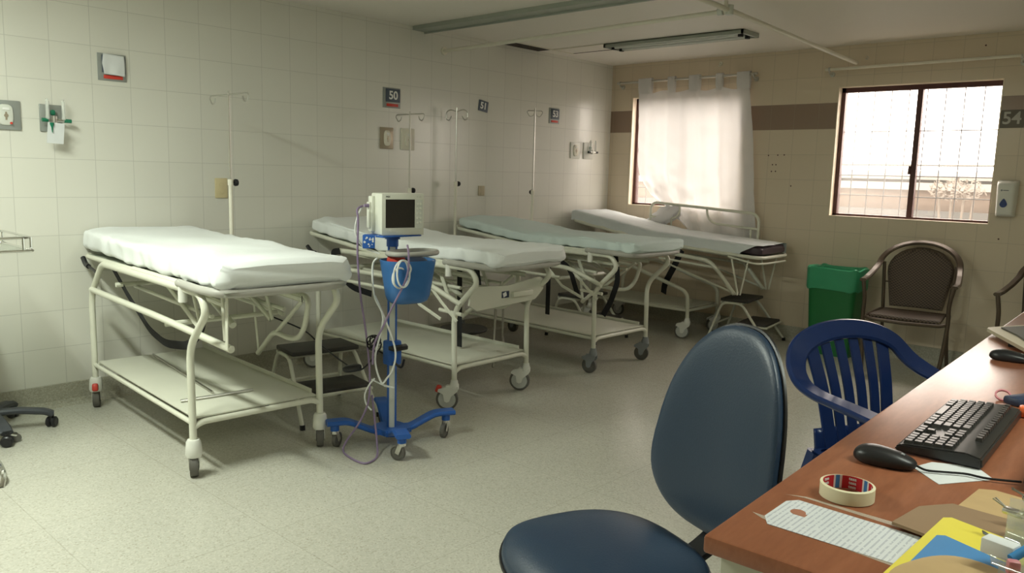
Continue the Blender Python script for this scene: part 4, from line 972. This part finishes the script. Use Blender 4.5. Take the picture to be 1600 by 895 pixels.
# ------------------------------------------------------------------ green bin
t = thing('waste_bin', 'tall green rectangular waste bin with a pale green liner folded over its rim', 'bin', (2.352, 6.13, 0))
def ringz(a, b, z, p=7): return [(x, y, z) for x, y in superell(a, b, p, 44)]
def lofted(rings, mb_):
    rows = [[mb_.bm.verts.new(p) for p in r_] for r_ in rings]; n = len(rows[0])
    for A, B in zip(rows, rows[1:]):
        for k in range(n): mb_.bm.faces.new((A[k], A[(k + 1) % n], B[(k + 1) % n], B[k]))
    return rows
b = MB(); rows = lofted([ringz(.155, .10, 0), ringz(.187, .140, .66), ringz(.180, .133, .66), ringz(.15, .095, .02)], b); b.bm.faces.new(rows[0][::-1]); b.bm.faces.new(rows[-1]); b.build('body', M['green_bin'], t)
b = MB()
def lin(a, bb, z, s_): return [(x * (1 + .012 * math.sin(k * 1.9 + s_)), y * (1 + .02 * math.sin(k * 1.3 + s_)), z + .006 * math.sin(k * .8 + s_)) for k, (x, y, z) in enumerate(ringz(a, bb, z))]
lofted([lin(.190, .144, .505, 1), lin(.195, .148, .52, 1), lin(.195, .148, .60, 2), lin(.196, .149, .665, 2), lin(.188, .142, .672, 2), lin(.173, .126, .655, 3), lin(.168, .120, .50, 3)], b); b.build('liner', M['green_bag'], t)

# ------------------------------------------------------------------ brown woven armchairs
def woven_chair(x, y, ang, label):
    t = thing('armchair', label, 'chair', (x, y, 0), ang, 'dark brown woven armchairs')
    # local: faces -y; width x
    a = MB()
    arch = [(-.285, -.235, .64), (-.288, -.12, .645), (-.275, .02, .685), (-.262, .12, .73)]
    for k in range(13):
        th = PI - PI * k / 12; arch.append((.262 * math.cos(th) * (1.0), .12 + .135 * math.sin(th), .73 + .165 * math.sin(th)))
    arch += [(.262, .12, .73), (.275, .02, .685), (.288, -.12, .645), (.285, -.235, .64)]
    a.band(arch, .042, .022, .02, up=(0, -.5, .85), n=3); a.build('arm_rail', M['bronze'], t)
    for s_ in (-1, 1):
        MB().tube([(s_ * .283, -.225, .635), (s_ * .262, -.235, .52), (s_ * .268, -.225, .40), (s_ * .255, -.235, .2), (s_ * .235, -.27, .0)], .0135, 10, .05).build('leg', M['bronze'], t)
        MB().tube([(s_ * .235, .155, .745), (s_ * .215, .13, .45), (s_ * .215, .18, .2), (s_ * .225, .24, .0)], .0125, 10, .05).build('leg', M['bronze'], t)
        MB().tube([(s_ * .235, .15, .60), (s_ * .195, .165, .60)], .005, 8).build('strut', M['bronze'], t)
    f = MB(); f.tube([(-.262, -.225, .385), (-.22, -.25, .375), (0, -.265, .37), (.22, -.25, .375), (.262, -.225, .385), (.225, .13, .40), (-.225, .13, .40)], .012, 10, .03, True); f.build('seat_frame', M['bronze'], t)
    s_ = MB(); s_.surf(lambda u, v: V(((-.225 + .45 * u) * (1 - .12 * v), -.245 + .40 * v, .408 - .012 * math.sin(PI * u) * math.sin(PI * v) - (.014 if v < .04 else 0))), 30, 26)
    so = s_.build('seat', M['rattan'], t); md = so.modifiers.new('thickness', 'SOLIDIFY'); md.thickness = .018
    b = MB()
    def bf(u, v):  # v 0 bottom 1 top
        z = .425 + .425 * v
        hw = .165 + .045 * min(1, v / .62) if v < .62 else .210 * math.sqrt(max(.002, 1 - ((v - .62) / .39) ** 2))
        return V(((u * 2 - 1) * hw, .145 + .085 * v - .02 * math.sin(PI * u) * 0 + .03 * (1 - (2 * u - 1) ** 2), z))
    b.surf(bf, 26, 34); bo = b.build('backrest', M['rattan'], t); md = bo.modifiers.new('thickness', 'SOLIDIFY'); md.thickness = .012
    e = MB(); path = [bf(0, v / 12) for v in range(12)] + [bf(.0, .96)] + [bf(u / 10, 1) for u in range(1, 10)] + [bf(1, .96)] + [bf(1, v / 12) for v in range(11, -1, -1)]
    e.tube(path, .009, 8); e.build('back_frame', M['bronze'], t)
    return t
woven_chair(2.925, 6.02, R(6), 'dark brown woven armchair with rounded back between the green bin and the desk')
woven_chair(3.80, 5.93, R(-4), 'dark brown woven armchair cut off by the right edge, behind the desk')

# ------------------------------------------------------------------ blue plastic chair
def plastic_chair(x, y, ang, label):
    t = thing('plastic_chair', label, 'chair', (x, y, 0), ang)
    m = M['blue_plastic']     # local: faces +x, width y (left = +y)
    seat = MB()
    def sf(u, v):
        xx = .02 + .44 * u; hw = .20 + .035 * u; yy = (v * 2 - 1) * hw
        return V((xx, yy, .425 + .012 * u - .02 * math.sin(PI * min(1, u * 1.05)) * (1 - (2 * v - 1) ** 2) - .035 * max(0, u - .9) * 10 * .4))
    seat.surf(sf, 24, 20); so = seat.build('seat', m, t); md = so.modifiers.new('thickness', 'SOLIDIFY'); md.thickness = .008; md.offset = -1
    MB().band([(.03, -.20, .41), (.46, -.235, .42), (.465, .235, .42), (.03, .20, .41)], .006, .05, .04, True).build('seat_apron', m, t)
    arch = [(.44, -.285, .635), (.30, -.29, .645), (.12, -.285, .65), (.04, -.275, .665), (-.02, -.25, .70)]
    for k in range(1, 14):
        th = PI - PI * k / 14; arch.append((-.035 - .045 * math.sin(th), -(-.225) * -math.cos(PI - th) * 1.0 if False else .235 * math.cos(th), .712 + .098 * math.sin(th)))
    arch += [(-.02, .25, .70), (.04, .275, .665), (.12, .285, .65), (.30, .29, .645), (.44, .285, .635)]
    A = MB(); A.band(arch, .072, .022, .04, up=(.75, 0, .55), n=4); A.build('arm_and_back_band', m, t)
    sl = 6
    for k in range(sl):
        f = (k + .5) / sl * 2 - 1; wb_ = .040 if 0 < k < sl - 1 else .052
        sn = math.sqrt(1 - (f * .19 / .235) ** 2); top = (-.035 - .045 * sn, f * .19, .705 + .098 * sn); mid = (-.01, f * .168, .62); bot = (.03, f * .150, .45)
        MB().band(smooth_pts([top, mid, bot, (.045, f * .15, .40)], 5), wb_, .010, 0, up=(1, 0, .15)).build('back_slat', m, t)
    b = MB(); b.surf(lambda u, v: V((.022 + .018 * (1 - v) , (u * 2 - 1) * .185, .40 + .10 * v)), 12, 6); bo = b.build('lower_back', m, t); md = bo.modifiers.new('thickness', 'SOLIDIFY'); md.thickness = .010
    for s_ in (-1, 1):
        MB().band(smooth_pts([(.40, s_ * .285, .635), (.455, s_ * .283, .60), (.45, s_ * .262, .45), (.47, s_ * .265, .2), (.49, s_ * .275, 0)], 5), .05, .03, 0, up=(0, s_, 0)).build('leg', m, t)
        MB().band([(.04, s_ * .20, .43), (-.01, s_ * .225, .2), (-.06, s_ * .245, 0)], .05, .03, .05, up=(0, s_, 0)).build('leg', m, t)
    return t
plastic_chair(3.70, 2.745, R(-26), 'navy blue moulded plastic armchair with slatted back, pulled up to the desk')

# ------------------------------------------------------------------ office chair (near, navy vinyl)
t = thing('office_chair', 'navy vinyl armless swivel chair in the foreground beside the desk corner', 'chair', (3.657, 1.372, 0), math.atan2(-.93, -.36) + PI / 2)
# local: faces -y
sp = [(x, y * (1.0) - .01 * (x / .22) ** 2) for x, y in superell(.225, .205, 2.7, 56)]
MB().cushion(sp, .075, Matrix.Translation((0, 0, .475)), dome=.004, p=2.6, rings=12, bend=lambda c: V((c.x, c.y, c.z - (.03 * max(0, (-c.y - .12) / .085) ** 2 if c.y < -.12 else 0)))).build('seat', M['vinyl'], t)
MB().tube([(x * 1.004, y * 1.004, .468 - (.03 * max(0, (-y - .12) / .085) ** 2 if y < -.12 else 0)) for x, y in sp], .0045, 6, 0, True).build('seat_piping', M['black'], t)
bo_ = []
for k in range(64):
    a = 2 * PI * k / 64; x, z = math.sin(a), math.cos(a)
    hw = .212 if z < 0 else .212
    pe = 2.5 if z > 0 else 3.3
    px = math.copysign(abs(x) ** (2 / pe), x); pz = math.copysign(abs(z) ** (2 / pe), z)
    wx = .214 * (1 - .27 * max(0, (pz + .55) / 1.55) ** 1.35) * (1 - .07 * max(0, (-pz - .6) / .4) ** 1.6)
    bo_.append((px * wx, pz * .250))
tilt = R(8)
BM = Matrix.Translation((0, .325, .726)) @ Matrix.Rotation(-tilt, 4, 'X') @ Matrix(((1, 0, 0, 0), (0, 0, -1, 0), (0, 1, 0, 0), (0, 0, 0, 1)))
bendf = lambda c: V((c.x, c.y, c.z + .9 * c.x * c.x * 1.0))
MB().cushion(bo_, .052, BM, dome=.0, p=2.8, rings=12, bend=bendf).build('backrest', M['vinyl'], t)
pp = MB(); pts = [BM @ V((x * 1.003, y * 1.003, -.012 + .9 * x * x)) for x, y in bo_]; pp.tube(pts, .005, 6, 0, True); pp.build('back_piping', M['black'], t)
MB().cushion([(x * .97, y * .97) for x, y in bo_], .022, BM @ Matrix.Translation((0, 0, -.022)), p=3, rings=8, bend=bendf).build('back_shell', M['black'], t)
MB().band([(0, .375, .62), (0, .36, .50), (0, .24, .425), (0, .0, .415)], .07, .016, .06, up=(0, -1, .3)).build('back_bracket', M['black'], t)
MB().bx(-.09, .09, -.10, .12, .405, .437, .01).build('seat_plate', M['black'], t)
MB().cyl((0, 0, .08), (0, 0, .41), .024).cyl((0, 0, .08), (0, 0, .26), .032).build('gas_column', M['black'], t)
def star_base(t, r_, n, a0, m, zh=.10):
    for k in range(n):
        a = a0 + 2 * PI * k / n; c, s_ = math.cos(a), math.sin(a)
        l = MB(); P = [(c * .02, s_ * .02, zh), (c * .12, s_ * .12, zh), (c * (r_ - .03), s_ * (r_ - .03), zh - .018), (c * r_, s_ * r_, zh - .035)]
        l.band(fillet(P, .03, 4), .052, .028, 0, up=(0, 0, 1), scales=None); lo = l.build('base_arm', m, t)
        w_ = MB(); cx, cy = c * (r_ - .005), s_ * (r_ - .005); ca = a + R(65); ax = V((-math.sin(ca), math.cos(ca), 0)); p = V((cx, cy, .026))
        for sg in (-1, 1):
            w_.lathe([(0, -.009), (.020, -.009), (.026, -.004), (.026, .005), (.022, .009), (0, .009)], (0, sg * .013, 0), 'y', 22)
        w_.bx(-.012, .012, -.006, .006, 0, .04)
        bmesh.ops.transform(w_.bm, matrix=Matrix.Translation(p) @ Matrix.Rotation(ca, 4, 'Z'), verts=w_.bm.verts); w_.build('caster', M['black'], lo)
    MB().cyl((0, 0, zh - .03), (0, 0, zh + .03), .036).build('base_hub', m, t)
star_base(t, .27, 5, .4, M['black'])

# swivel stool base at the left edge
t = thing('swivel_stool', 'charcoal five armed swivel stool base on twin casters, cut off by the left edge', 'stool', (.268, 1.04, 0))
star_base(t, .262, 5, R(72), M['grey_plastic'] if False else mat('charcoal_plastic', (.05, .055, .065), .45))
MB().cyl((0, 0, .1), (0, 0, .57), .025).build('gas_column', M['black'], t)
MB().cushion(superell(.16, .16, 2, 40), .07, Matrix.Translation((-.10, -.13, .60)), p=3).build('seat', M['vinyl'], t)

# chrome instrument trolley at the left edge
t = thing('instrument_trolley', 'chrome railed instrument tray on a wheeled stand, cut off by the left edge', 'trolley', (.68, .91, 0))
MB().bx(-.30, .13, -.28, .19, .925, .932, .002).build('tray', M['acrylic'], t)
MB().tube([(-.30, .20, .985), (.10, .20, .985), (.14, .165, .985), (.14, -.28, .985), (-.30, -.28, .985)], .0055, 8, .035, True).tube([(-.30, .20, .93), (.13, .20, .93), (.14, .19, .93), (.14, -.28, .93), (-.30, -.28, .93)], .006, 8, .02, True).build('guard_rail', M['chrome'], t)
for x, y in ((.10, .20), (.14, .16), (.14, -.28), (-.30, .20), (-.30, -.28)): MB().tube([(x, y, .93), (x, y, .985)], .005, 8).build('rail_post', M['chrome'], t)
MB().tube([(-.12, 0, .925), (-.12, 0, .12)], .013, 10).build('column', M['chrome'], t)
MB().tube([(-.12, 0, .12), (.26, .0, .05), (.33, -.01, .045), (.36, -.03, .0)], .010, 8, .04).tube([(-.30, -.2, .035), (-.12, 0, .12), (.06, -.15, .05), (.06, -.15, .035)], .011, 8, .05).tube([(-.12, 0, .12), (-.2, .18, .035)], .011, 8, .03).build('base', M['chrome'], t)
for x, y in ((-.30, -.2), (.06, -.15), (-.2, .18)):
    MB().cyl((x - .01, y, .02), (x + .01, y, .02), .02, seg=18).build('wheel', M['rubber'], t)

# ------------------------------------------------------------------ desk and what lies on it
DZ = 0.76
DA = R(2.45)        # desk leans a little: its long axis runs along +y rotated by DA
t = thing('desk', 'long desk with reddish wood top and cream metal panels, lower right foreground', 'desk', (4.047, 1.078, 0), DA)
b = MB(); b.bx(0, .78, 0, 3.30, DZ - .030, DZ, .006); b.build('desk_top', M['desk'], t)
b = MB(); b.bx(.70, .725, .05, 3.22, .10, DZ - .031); b.build('side_panel', M['desk_metal'], t, False)
b = MB(); b.bx(.02, .76, .025, .05, .02, DZ - .031, .002); b.build('end_panel', M['desk_metal'], t, False)
b = MB(); b.bx(.02, .76, 3.22, 3.25, .0, DZ - .031, .002); b.build('end_panel', M['desk_metal'], t, False)
for (x, y) in ((.06, .06), (.72, .06), (.06, 3.2), (.72, 3.2)): MB().bx(x - .02, x + .02, y - .02, y + .02, 0, DZ - .031, .003).build('leg', M['desk_metal'], t)
# a little beading of torn tape around the taped list
def D(u, v, z=0.0):   # desk coordinates -> world
    c, s_ = math.cos(DA), math.sin(DA); return V((4.047 + c * u - s_ * v, 1.078 + s_ * u + c * v, DZ + z))
def flat_poly(name, pts, z0, th, m, label, cat, grp=None, hole=None):
    b = MB(); b.prism([(p[0], p[1]) for p in pts], z0, z0 + th); o = b.build(name, m, None, False); return tag(o, label, cat, grp)
# keyboard
kx, ky = 4.185, 1.735; KA = math.atan2(2.198 - 1.716, 4.121 - 4.142) - PI / 2
t = thing('keyboard', 'black computer keyboard on the desk, number pad end towards the camera', 'keyboard', (4.130, 1.716, DZ), KA)
b = MB(); prof = [(0, .004), (.0, .012), (.012, .020), (.13, .030), (.158, .024), (.160, .004)]
b.prism(prof, 0, .470, Matrix(((1, 0, 0, 0), (0, 0, 1, 0), (0, 1, 0, 0), (0, 0, 0, 1)))); bmesh.ops.bevel(b.bm, geom=list(b.bm.edges), offset=.003, segments=2, affect='EDGES'); b.build('body', M['kb'], t)
def keyrow(name, spec):
    """spec: list of (x0, y0, sx, sy) keys"""
    b = MB()
    for x0, y0, sx, sy in spec:
        z = .020 + (x0 - .012) * .085; r_ = bmesh.ops.create_cube(b.bm, size=1); vs = r_['verts']
        for v in vs:
            k = .78 if v.co.z > 0 else 1
            v.co = V((x0 + sx / 2 + v.co.x * (sx - .0022) * k, y0 + sy / 2 + v.co.y * (sy - .0022) * k, z + (v.co.z + .5) * .0085 - .001))
    return b.build(name, M['keys'], t, False)
P_ = .0187
letters = []
rows_y0 = .168; full = .284
for r_ in range(1, 5):   # x increases towards the function keys
    x0 = .012 + r_ * P_; sh_ = (0.25, .45, .2, 0)[r_ - 1] * P_ if r_ < 5 else 0
    y = rows_y0; first = (2.3, 2.1, 1.5, 2.0)[r_ - 1] * P_
    letters.append((x0, y, P_, first)); y += first
    while y + P_ * 1.5 < rows_y0 + full: letters.append((x0, y, P_, P_)); y += P_
    letters.append((x0, y, P_, rows_y0 + full - y))
y = rows_y0
for wk in (1.3, 1.2, 1.2, 1.3): letters.append((.012, y, P_, wk * P_)); y += wk * P_
ysp = y; y += 6.0 * P_
while y + P_ < rows_y0 + full + .002: letters.append((.012, y, P_, 1.25 * P_)); y += 1.25 * P_
keyrow('letter_keys', letters); keyrow('space_bar', [(.012, ysp, P_, 6.0 * P_)])
keyrow('number_pad', [(.012 + r_ * P_, .010 + c_ * P_, P_, P_) for r_ in range(5) for c_ in range(4)])
keyrow('arrow_keys', [(.012, .096, P_, P_), (.012, .096 + P_, P_, P_), (.012, .096 + 2 * P_, P_, P_), (.012 + P_, .096 + P_, P_, P_)] + [(.012 + r_ * P_, .096 + c_ * P_, P_, P_) for r_ in (3, 4) for c_ in range(3)])
keyrow('function_keys', [(.126, .10 + k * P_ * 1.02 + (k // 4) * .006, .015, P_) for k in range(17)])
# mice
def mouse(loc, ang, label, m=None):
    t = thing('computer_mouse', label, 'mouse', loc, ang, 'black computer mice')
    b = MB(); out = [(x, y * (1 - .10 * x / .056)) for x, y in superell(.058, .031, 2.5, 40)]
    b.cushion(out, .036, Matrix.Translation((0, 0, .012)), p=2.2, rings=12, bend=lambda c: V((c.x, c.y, (max(c.z, -.011) if c.z < 0 else c.z * 1.25 * (1 - .28 * (c.x / .058)))))); b.build('shell', M['black'], t)
    MB().cyl((.030, -.004, .0215), (.030, .004, .0215), .008, seg=14).build('scroll_wheel', M['grey_plastic'], t)
    return t
mouse((4.141, 1.622, DZ), R(7), 'black computer mouse between the tape roll and the keyboard')
mouse(tuple(D(.135, 1.835)), R(4), 'black computer mouse further along the desk, at the right edge')
m1 = D(.135, .545)
cable('mouse_cable', [V((4.196, 1.628, DZ + .012)), V((4.215, 1.632, DZ + .006)), V((4.243, 1.648, DZ + .006)), V((4.275, 1.668, DZ + .006)), V((4.31, 1.672, DZ + .006)), V((4.36, 1.70, DZ + .006))], .0022, M['black'], 'thin black mouse cable lying over the small printed slip on the desk', 'cables on the desk')
# roll of tape
t = thing('tape_roll', 'roll of cream masking tape lying on the desk near its front corner', 'tape', (4.150, 1.398, DZ))
MB().lathe([(.041, .0), (.0455, .0015), (.0455, .0245), (.041, .026), (.0408, .013)], (0, 0, 0), 'z', 64, True).build('tape', M['tape'], t)
core = MB(); core.lathe([(.0405, .001), (.0410, .001), (.0410, .025), (.0405, .025)], (0, 0, 0), 'z', 64, True)
def core_mat():
    m, nt, b = newmat('printed_tape_core'); tc = nt.nodes.new('ShaderNodeTexCoord'); s = nt.nodes.new('ShaderNodeSeparateXYZ'); nt.links.new(tc.outputs['Object'], s.inputs[0])
    an = math_node(nt, 'ARCTAN2', s.outputs[1], s.outputs[0]); fr = math_node(nt, 'FRACT', math_node(nt, 'ADD', math_node(nt, 'DIVIDE', an, 2 * PI / 5), .30))
    c = mixc(nt, math_node(nt, 'LESS_THAN', fr, .30), (.55, .02, .03), (.78, .74, .70)); 
    c = mixc(nt, math_node(nt, 'MULTIPLY', math_node(nt, 'LESS_THAN', fr, .23), math_node(nt, 'GREATER_THAN', fr, .08)), c, (.05, .22, .50))
    nt.links.new(c, b.inputs['Base Color']); b.inputs['Roughness'].default_value = .5; return m
core.build('printed_core', core_mat(), t)
for k in range(5):
    a = 2 * PI / 5 * (k - .30 + .65)
    for i, z in enumerate((.0055, .013, .0205)):
        text_mesh('core_print', 'tesa', .0080, M['sign_white'], t, (.0397 * math.cos(a), .0397 * math.sin(a), z), (R(90), 0, a - PI / 2), .0003, .0002)
# taped list
pl = [(4.072, 1.194), (4.058, 1.232), (4.066, 1.322), (4.080, 1.334), (4.30, 1.335), (4.34, 1.20)]
def world_flat(pxs): return pxs
lp = MB(); base = [(4.101, 1.188), (4.084, 1.215), (4.083, 1.300), (4.097, 1.320), (4.335, 1.318), (4.325, 1.195)]
lp.prism(base, DZ + .0005, DZ + .0012); o = lp.build('taped_list', M['paper_lines'], None, False); tag(o, 'long printed list taped flat across the near corner of the desk', 'paper')
MB().cyl((4.118, 1.268, DZ + .0012), (4.118, 1.268, DZ + .0016), .0125, seg=20).bx(4.118, 4.134, 1.256, 1.268, DZ + .0012, DZ + .0015).build('punched_hole', M['desk_edge'], o)
tp = MB(); tp.prism([(4.062, 1.215), (4.085, 1.203), (4.30, 1.185), (4.30, 1.203), (4.10, 1.215)], DZ + .0004, DZ + .0007); tp.prism([(4.07, 1.33), (4.10, 1.345), (4.30, 1.348), (4.30, 1.330), (4.10, 1.338)], DZ + .0004, DZ + .0007); tp.build('clear_tape_strip', mat('clear_tape', (.8, .74, .62), .25, alpha=.3), o, False)
flat_poly('printed_slip', [(4.188, 1.645), (4.192, 1.662), (4.205, 1.705), (4.275, 1.745), (4.318, 1.690), (4.285, 1.640), (4.25, 1.585)], DZ + .0004, .0008, M['paper'], 'small white printed slip under the mouse cable, next to the keyboard', 'paper')
# folders
flat_poly('brown_folder', [(4.290, 1.40), (4.305, 1.48), (4.312, 1.60), (4.335, 1.615), (4.46, 1.60), (4.47, 1.40)], DZ + .0005, .006, M['kraft'], 'light brown card folder at the back of the folder pile on the desk', 'folder', 'card folders at the desk corner')
flat_poly('brown_folder', [(4.25, 1.32), (4.262, 1.42), (4.30, 1.475), (4.45, 1.47), (4.45, 1.28)], DZ + .007, .005, M['kraft_dark'], 'dark brown card folder between the light brown and yellow folders', 'folder', 'card folders at the desk corner')
flat_poly('yellow_folder', [(4.300, 1.06), (4.308, 1.385), (4.318, 1.395), (4.44, 1.36), (4.45, 1.06)], DZ + .0125, .005, M['yellow'], 'bright yellow folder in the pile at the desk corner', 'folder', 'card folders at the desk corner')
flat_poly('blue_folder', [(4.318, 1.06), (4.322, 1.295), (4.332, 1.303), (4.43, 1.265), (4.44, 1.06)], DZ + .018, .004, M['blue_card'], 'mid blue folder on top of the yellow folder', 'folder', 'card folders at the desk corner')
b = MB(); b.cushion([(x, y) for x, y in superell(.075, .09, 2.8, 40)], .01, Matrix.Translation((4.395, 1.135, DZ + .028)) @ Matrix.Rotation(R(-20), 4, 'Z')); o = b.build('brown_envelope', M['kraft'], None); tag(o, 'rounded brown card lying on the blue folder at the bottom edge', 'card')
# acrylic organiser with small things
t = thing('desk_organiser', 'clear acrylic tiered organiser at the lower right corner of the desk', 'organiser', (4.455, 1.25, DZ + .02), R(8))
for i, (y, z) in enumerate(((-.13, .022), (-.055, .030), (.02, .038), (.10, .046), (.16, .05))):
    d_ = MB(); d_.box((-.025 + .012 * i, y, z), (.075, .030, .0025), Matrix.Rotation(R(16 - 9 * i), 4, 'Z') @ Matrix.Rotation(R(10), 4, 'Y'), .001)
    d_.box((.04, y + .012, z * .5), (.16, .0025, z), Matrix.Rotation(R(4), 4, 'Z')); d_.build('divider', M['acrylic'], t, False)
MB().bx(-.03, .12, -.17, .19, 0, .003).bx(.045, .048, -.17, .19, 0, .07).build('tray_base', M['acrylic'], t, False)
for (px_, py_, pz_, an_) in ((4.418, 1.262, .052, 20), (4.405, 1.375, .060, -15), (4.415, 1.462, .058, 12)):
    k_ = MB(); k_.box((0, 0, 0), (.030, .016, .010), None, .003).tube([(-.012, 0, .004), (-.03, .004, .012), (-.03, -.004, .012), (-.012, -.002, .004)], .0012, 6)
    o = k_.build('paper_clip_holder', M['steel'], None); o.location = (px_, py_, DZ + pz_); o.rotation_euler.z = R(an_); tag(o, {20: 'small steel clip by the white carton in the clear organiser', -15: 'small steel clip in the middle of the clear organiser', 12: 'small steel clip at the far end of the clear organiser'}[an_], 'clip', 'steel clips in the organiser')
o = MB().box((4.418, 1.222, DZ + .060), (.042, .026, .022), Matrix.Rotation(R(-12), 4, 'Z'), .003).build('white_box', M['paper'], None); tag(o, 'small bright white carton in the clear organiser', 'box')
o = MB().box((4.462, 1.29, DZ + .085), (.022, .05, .045), Matrix.Rotation(R(-30), 4, 'Z'), .003).build('white_carton', M['sheet'], None); tag(o, 'white card box at the right edge behind the clear organiser', 'box')
o = MB().tube([(4.435, 1.20, DZ + .058), (4.49, 1.28, DZ + .105)], .006, 10).build('blue_pen', M['blue_card'], None); tag(o, 'blue pen leaning in the clear organiser', 'pen')
o = MB().box((4.440, 1.192, DZ + .050), (.016, .014, .022), Matrix.Rotation(R(25), 4, 'Z'), .004).build('pink_eraser', M['pink'], None); tag(o, 'pink eraser sized block in the clear organiser', 'eraser')
# things at the right edge
t = thing('black_device', 'black plastic device standing at the right edge beyond the keyboard', 'device', (4.392, 1.76, DZ), R(3))
MB().bx(-.03, .12, -.09, .20, 0, .045, .012).build('body', M['kb'], t); MB().bx(.02, .10, -.04, .14, .045, .06, .006).build('raised_top', M['black'], t)
o = MB().lathe([(.015, -.002), (.019, -.002), (.019, .003), (.015, .003)], (0, 0, 0), 'z', 26, True).build('pink_ring', M['pink'], None); o.location = (4.196, 2.362, DZ + .012); o.rotation_euler = (R(35), R(10), 0); tag(o, 'small pinkish ring shaped clip beyond the keyboard', 'clip')
o = MB().box((4.240, 2.35, DZ + .012), (.045, .085, .022), Matrix.Rotation(R(-25), 4, 'Z'), .008).build('dark_blue_case', M['dark_blue'], None); tag(o, 'dark blue object beyond the far end of the keyboard', 'case')
o = MB().box((4.282, 2.225, DZ + .014), (.05, .035, .026), Matrix.Rotation(R(10), 4, 'Z'), .006).build('orange_block', M['orange'], None); tag(o, 'bright orange block at the right edge beside the keyboard', 'block')
t = thing('desk_board', 'pale raised board at the far end of the desk carrying a dark grey pad', 'board', tuple(D(-.01, 2.30)), DA)
b = MB(); b.prism([(0, 0), (.0, .03), (.30, .60), (.60, .60), (.60, -.6), (.30, -.60)], .012, .024); b.build('board', mat('pale_board', (.66, .58, .44), .4), t, False)
b = MB(); b.bx(.10, .5, -.2, .3, 0, .012); b.build('support', M['black'], t, False)
o = flat_poly('grey_pad', [tuple(D(.03, 2.33))[:2], tuple(D(.10, 2.20))[:2], tuple(D(.18, 2.00))[:2], tuple(D(.55, 2.0))[:2], tuple(D(.55, 2.8))[:2], tuple(D(.30, 2.8))[:2]], DZ + .0245, .006, M['rubber'], 'dark grey pad lying on the pale board at the far desk end', 'pad')

t = thing('low_stand', 'low round dark stand on thin metal legs, against the wall behind the second bed', 'stand', (.50, 3.97, 0))
MB().lathe([(0, .165), (.15, .165), (.17, .172), (.175, .182), (.17, .19), (0, .193)], (0, 0, 0), 'z', 36).build('round_top', M['pad'], t)
for k in range(4):
    a = 2 * PI * k / 4 + .5; MB().tube([(.10 * math.cos(a), .10 * math.sin(a), .168), (.15 * math.cos(a), .15 * math.sin(a), 0)], .008, 8).build('leg', M['steel'], t)
t = thing('folding_stand', 'thin steel folding stand on the floor between the second and third beds', 'stand', (.72, 3.95, 0))
MB().tube([(.02, .18, 0), (.02, .18, .42)], .008, 8).build('upright', M['steel'], t)
MB().tube([(.22, -.12, 0), (.10, .02, .42)], .008, 8).tube([(.02, .18, .16), (.30, -.10, .16)], .008, 8).tube([(.10, .02, .42), (.02, .18, .42)], .008, 8).build('brace', M['steel'], t)
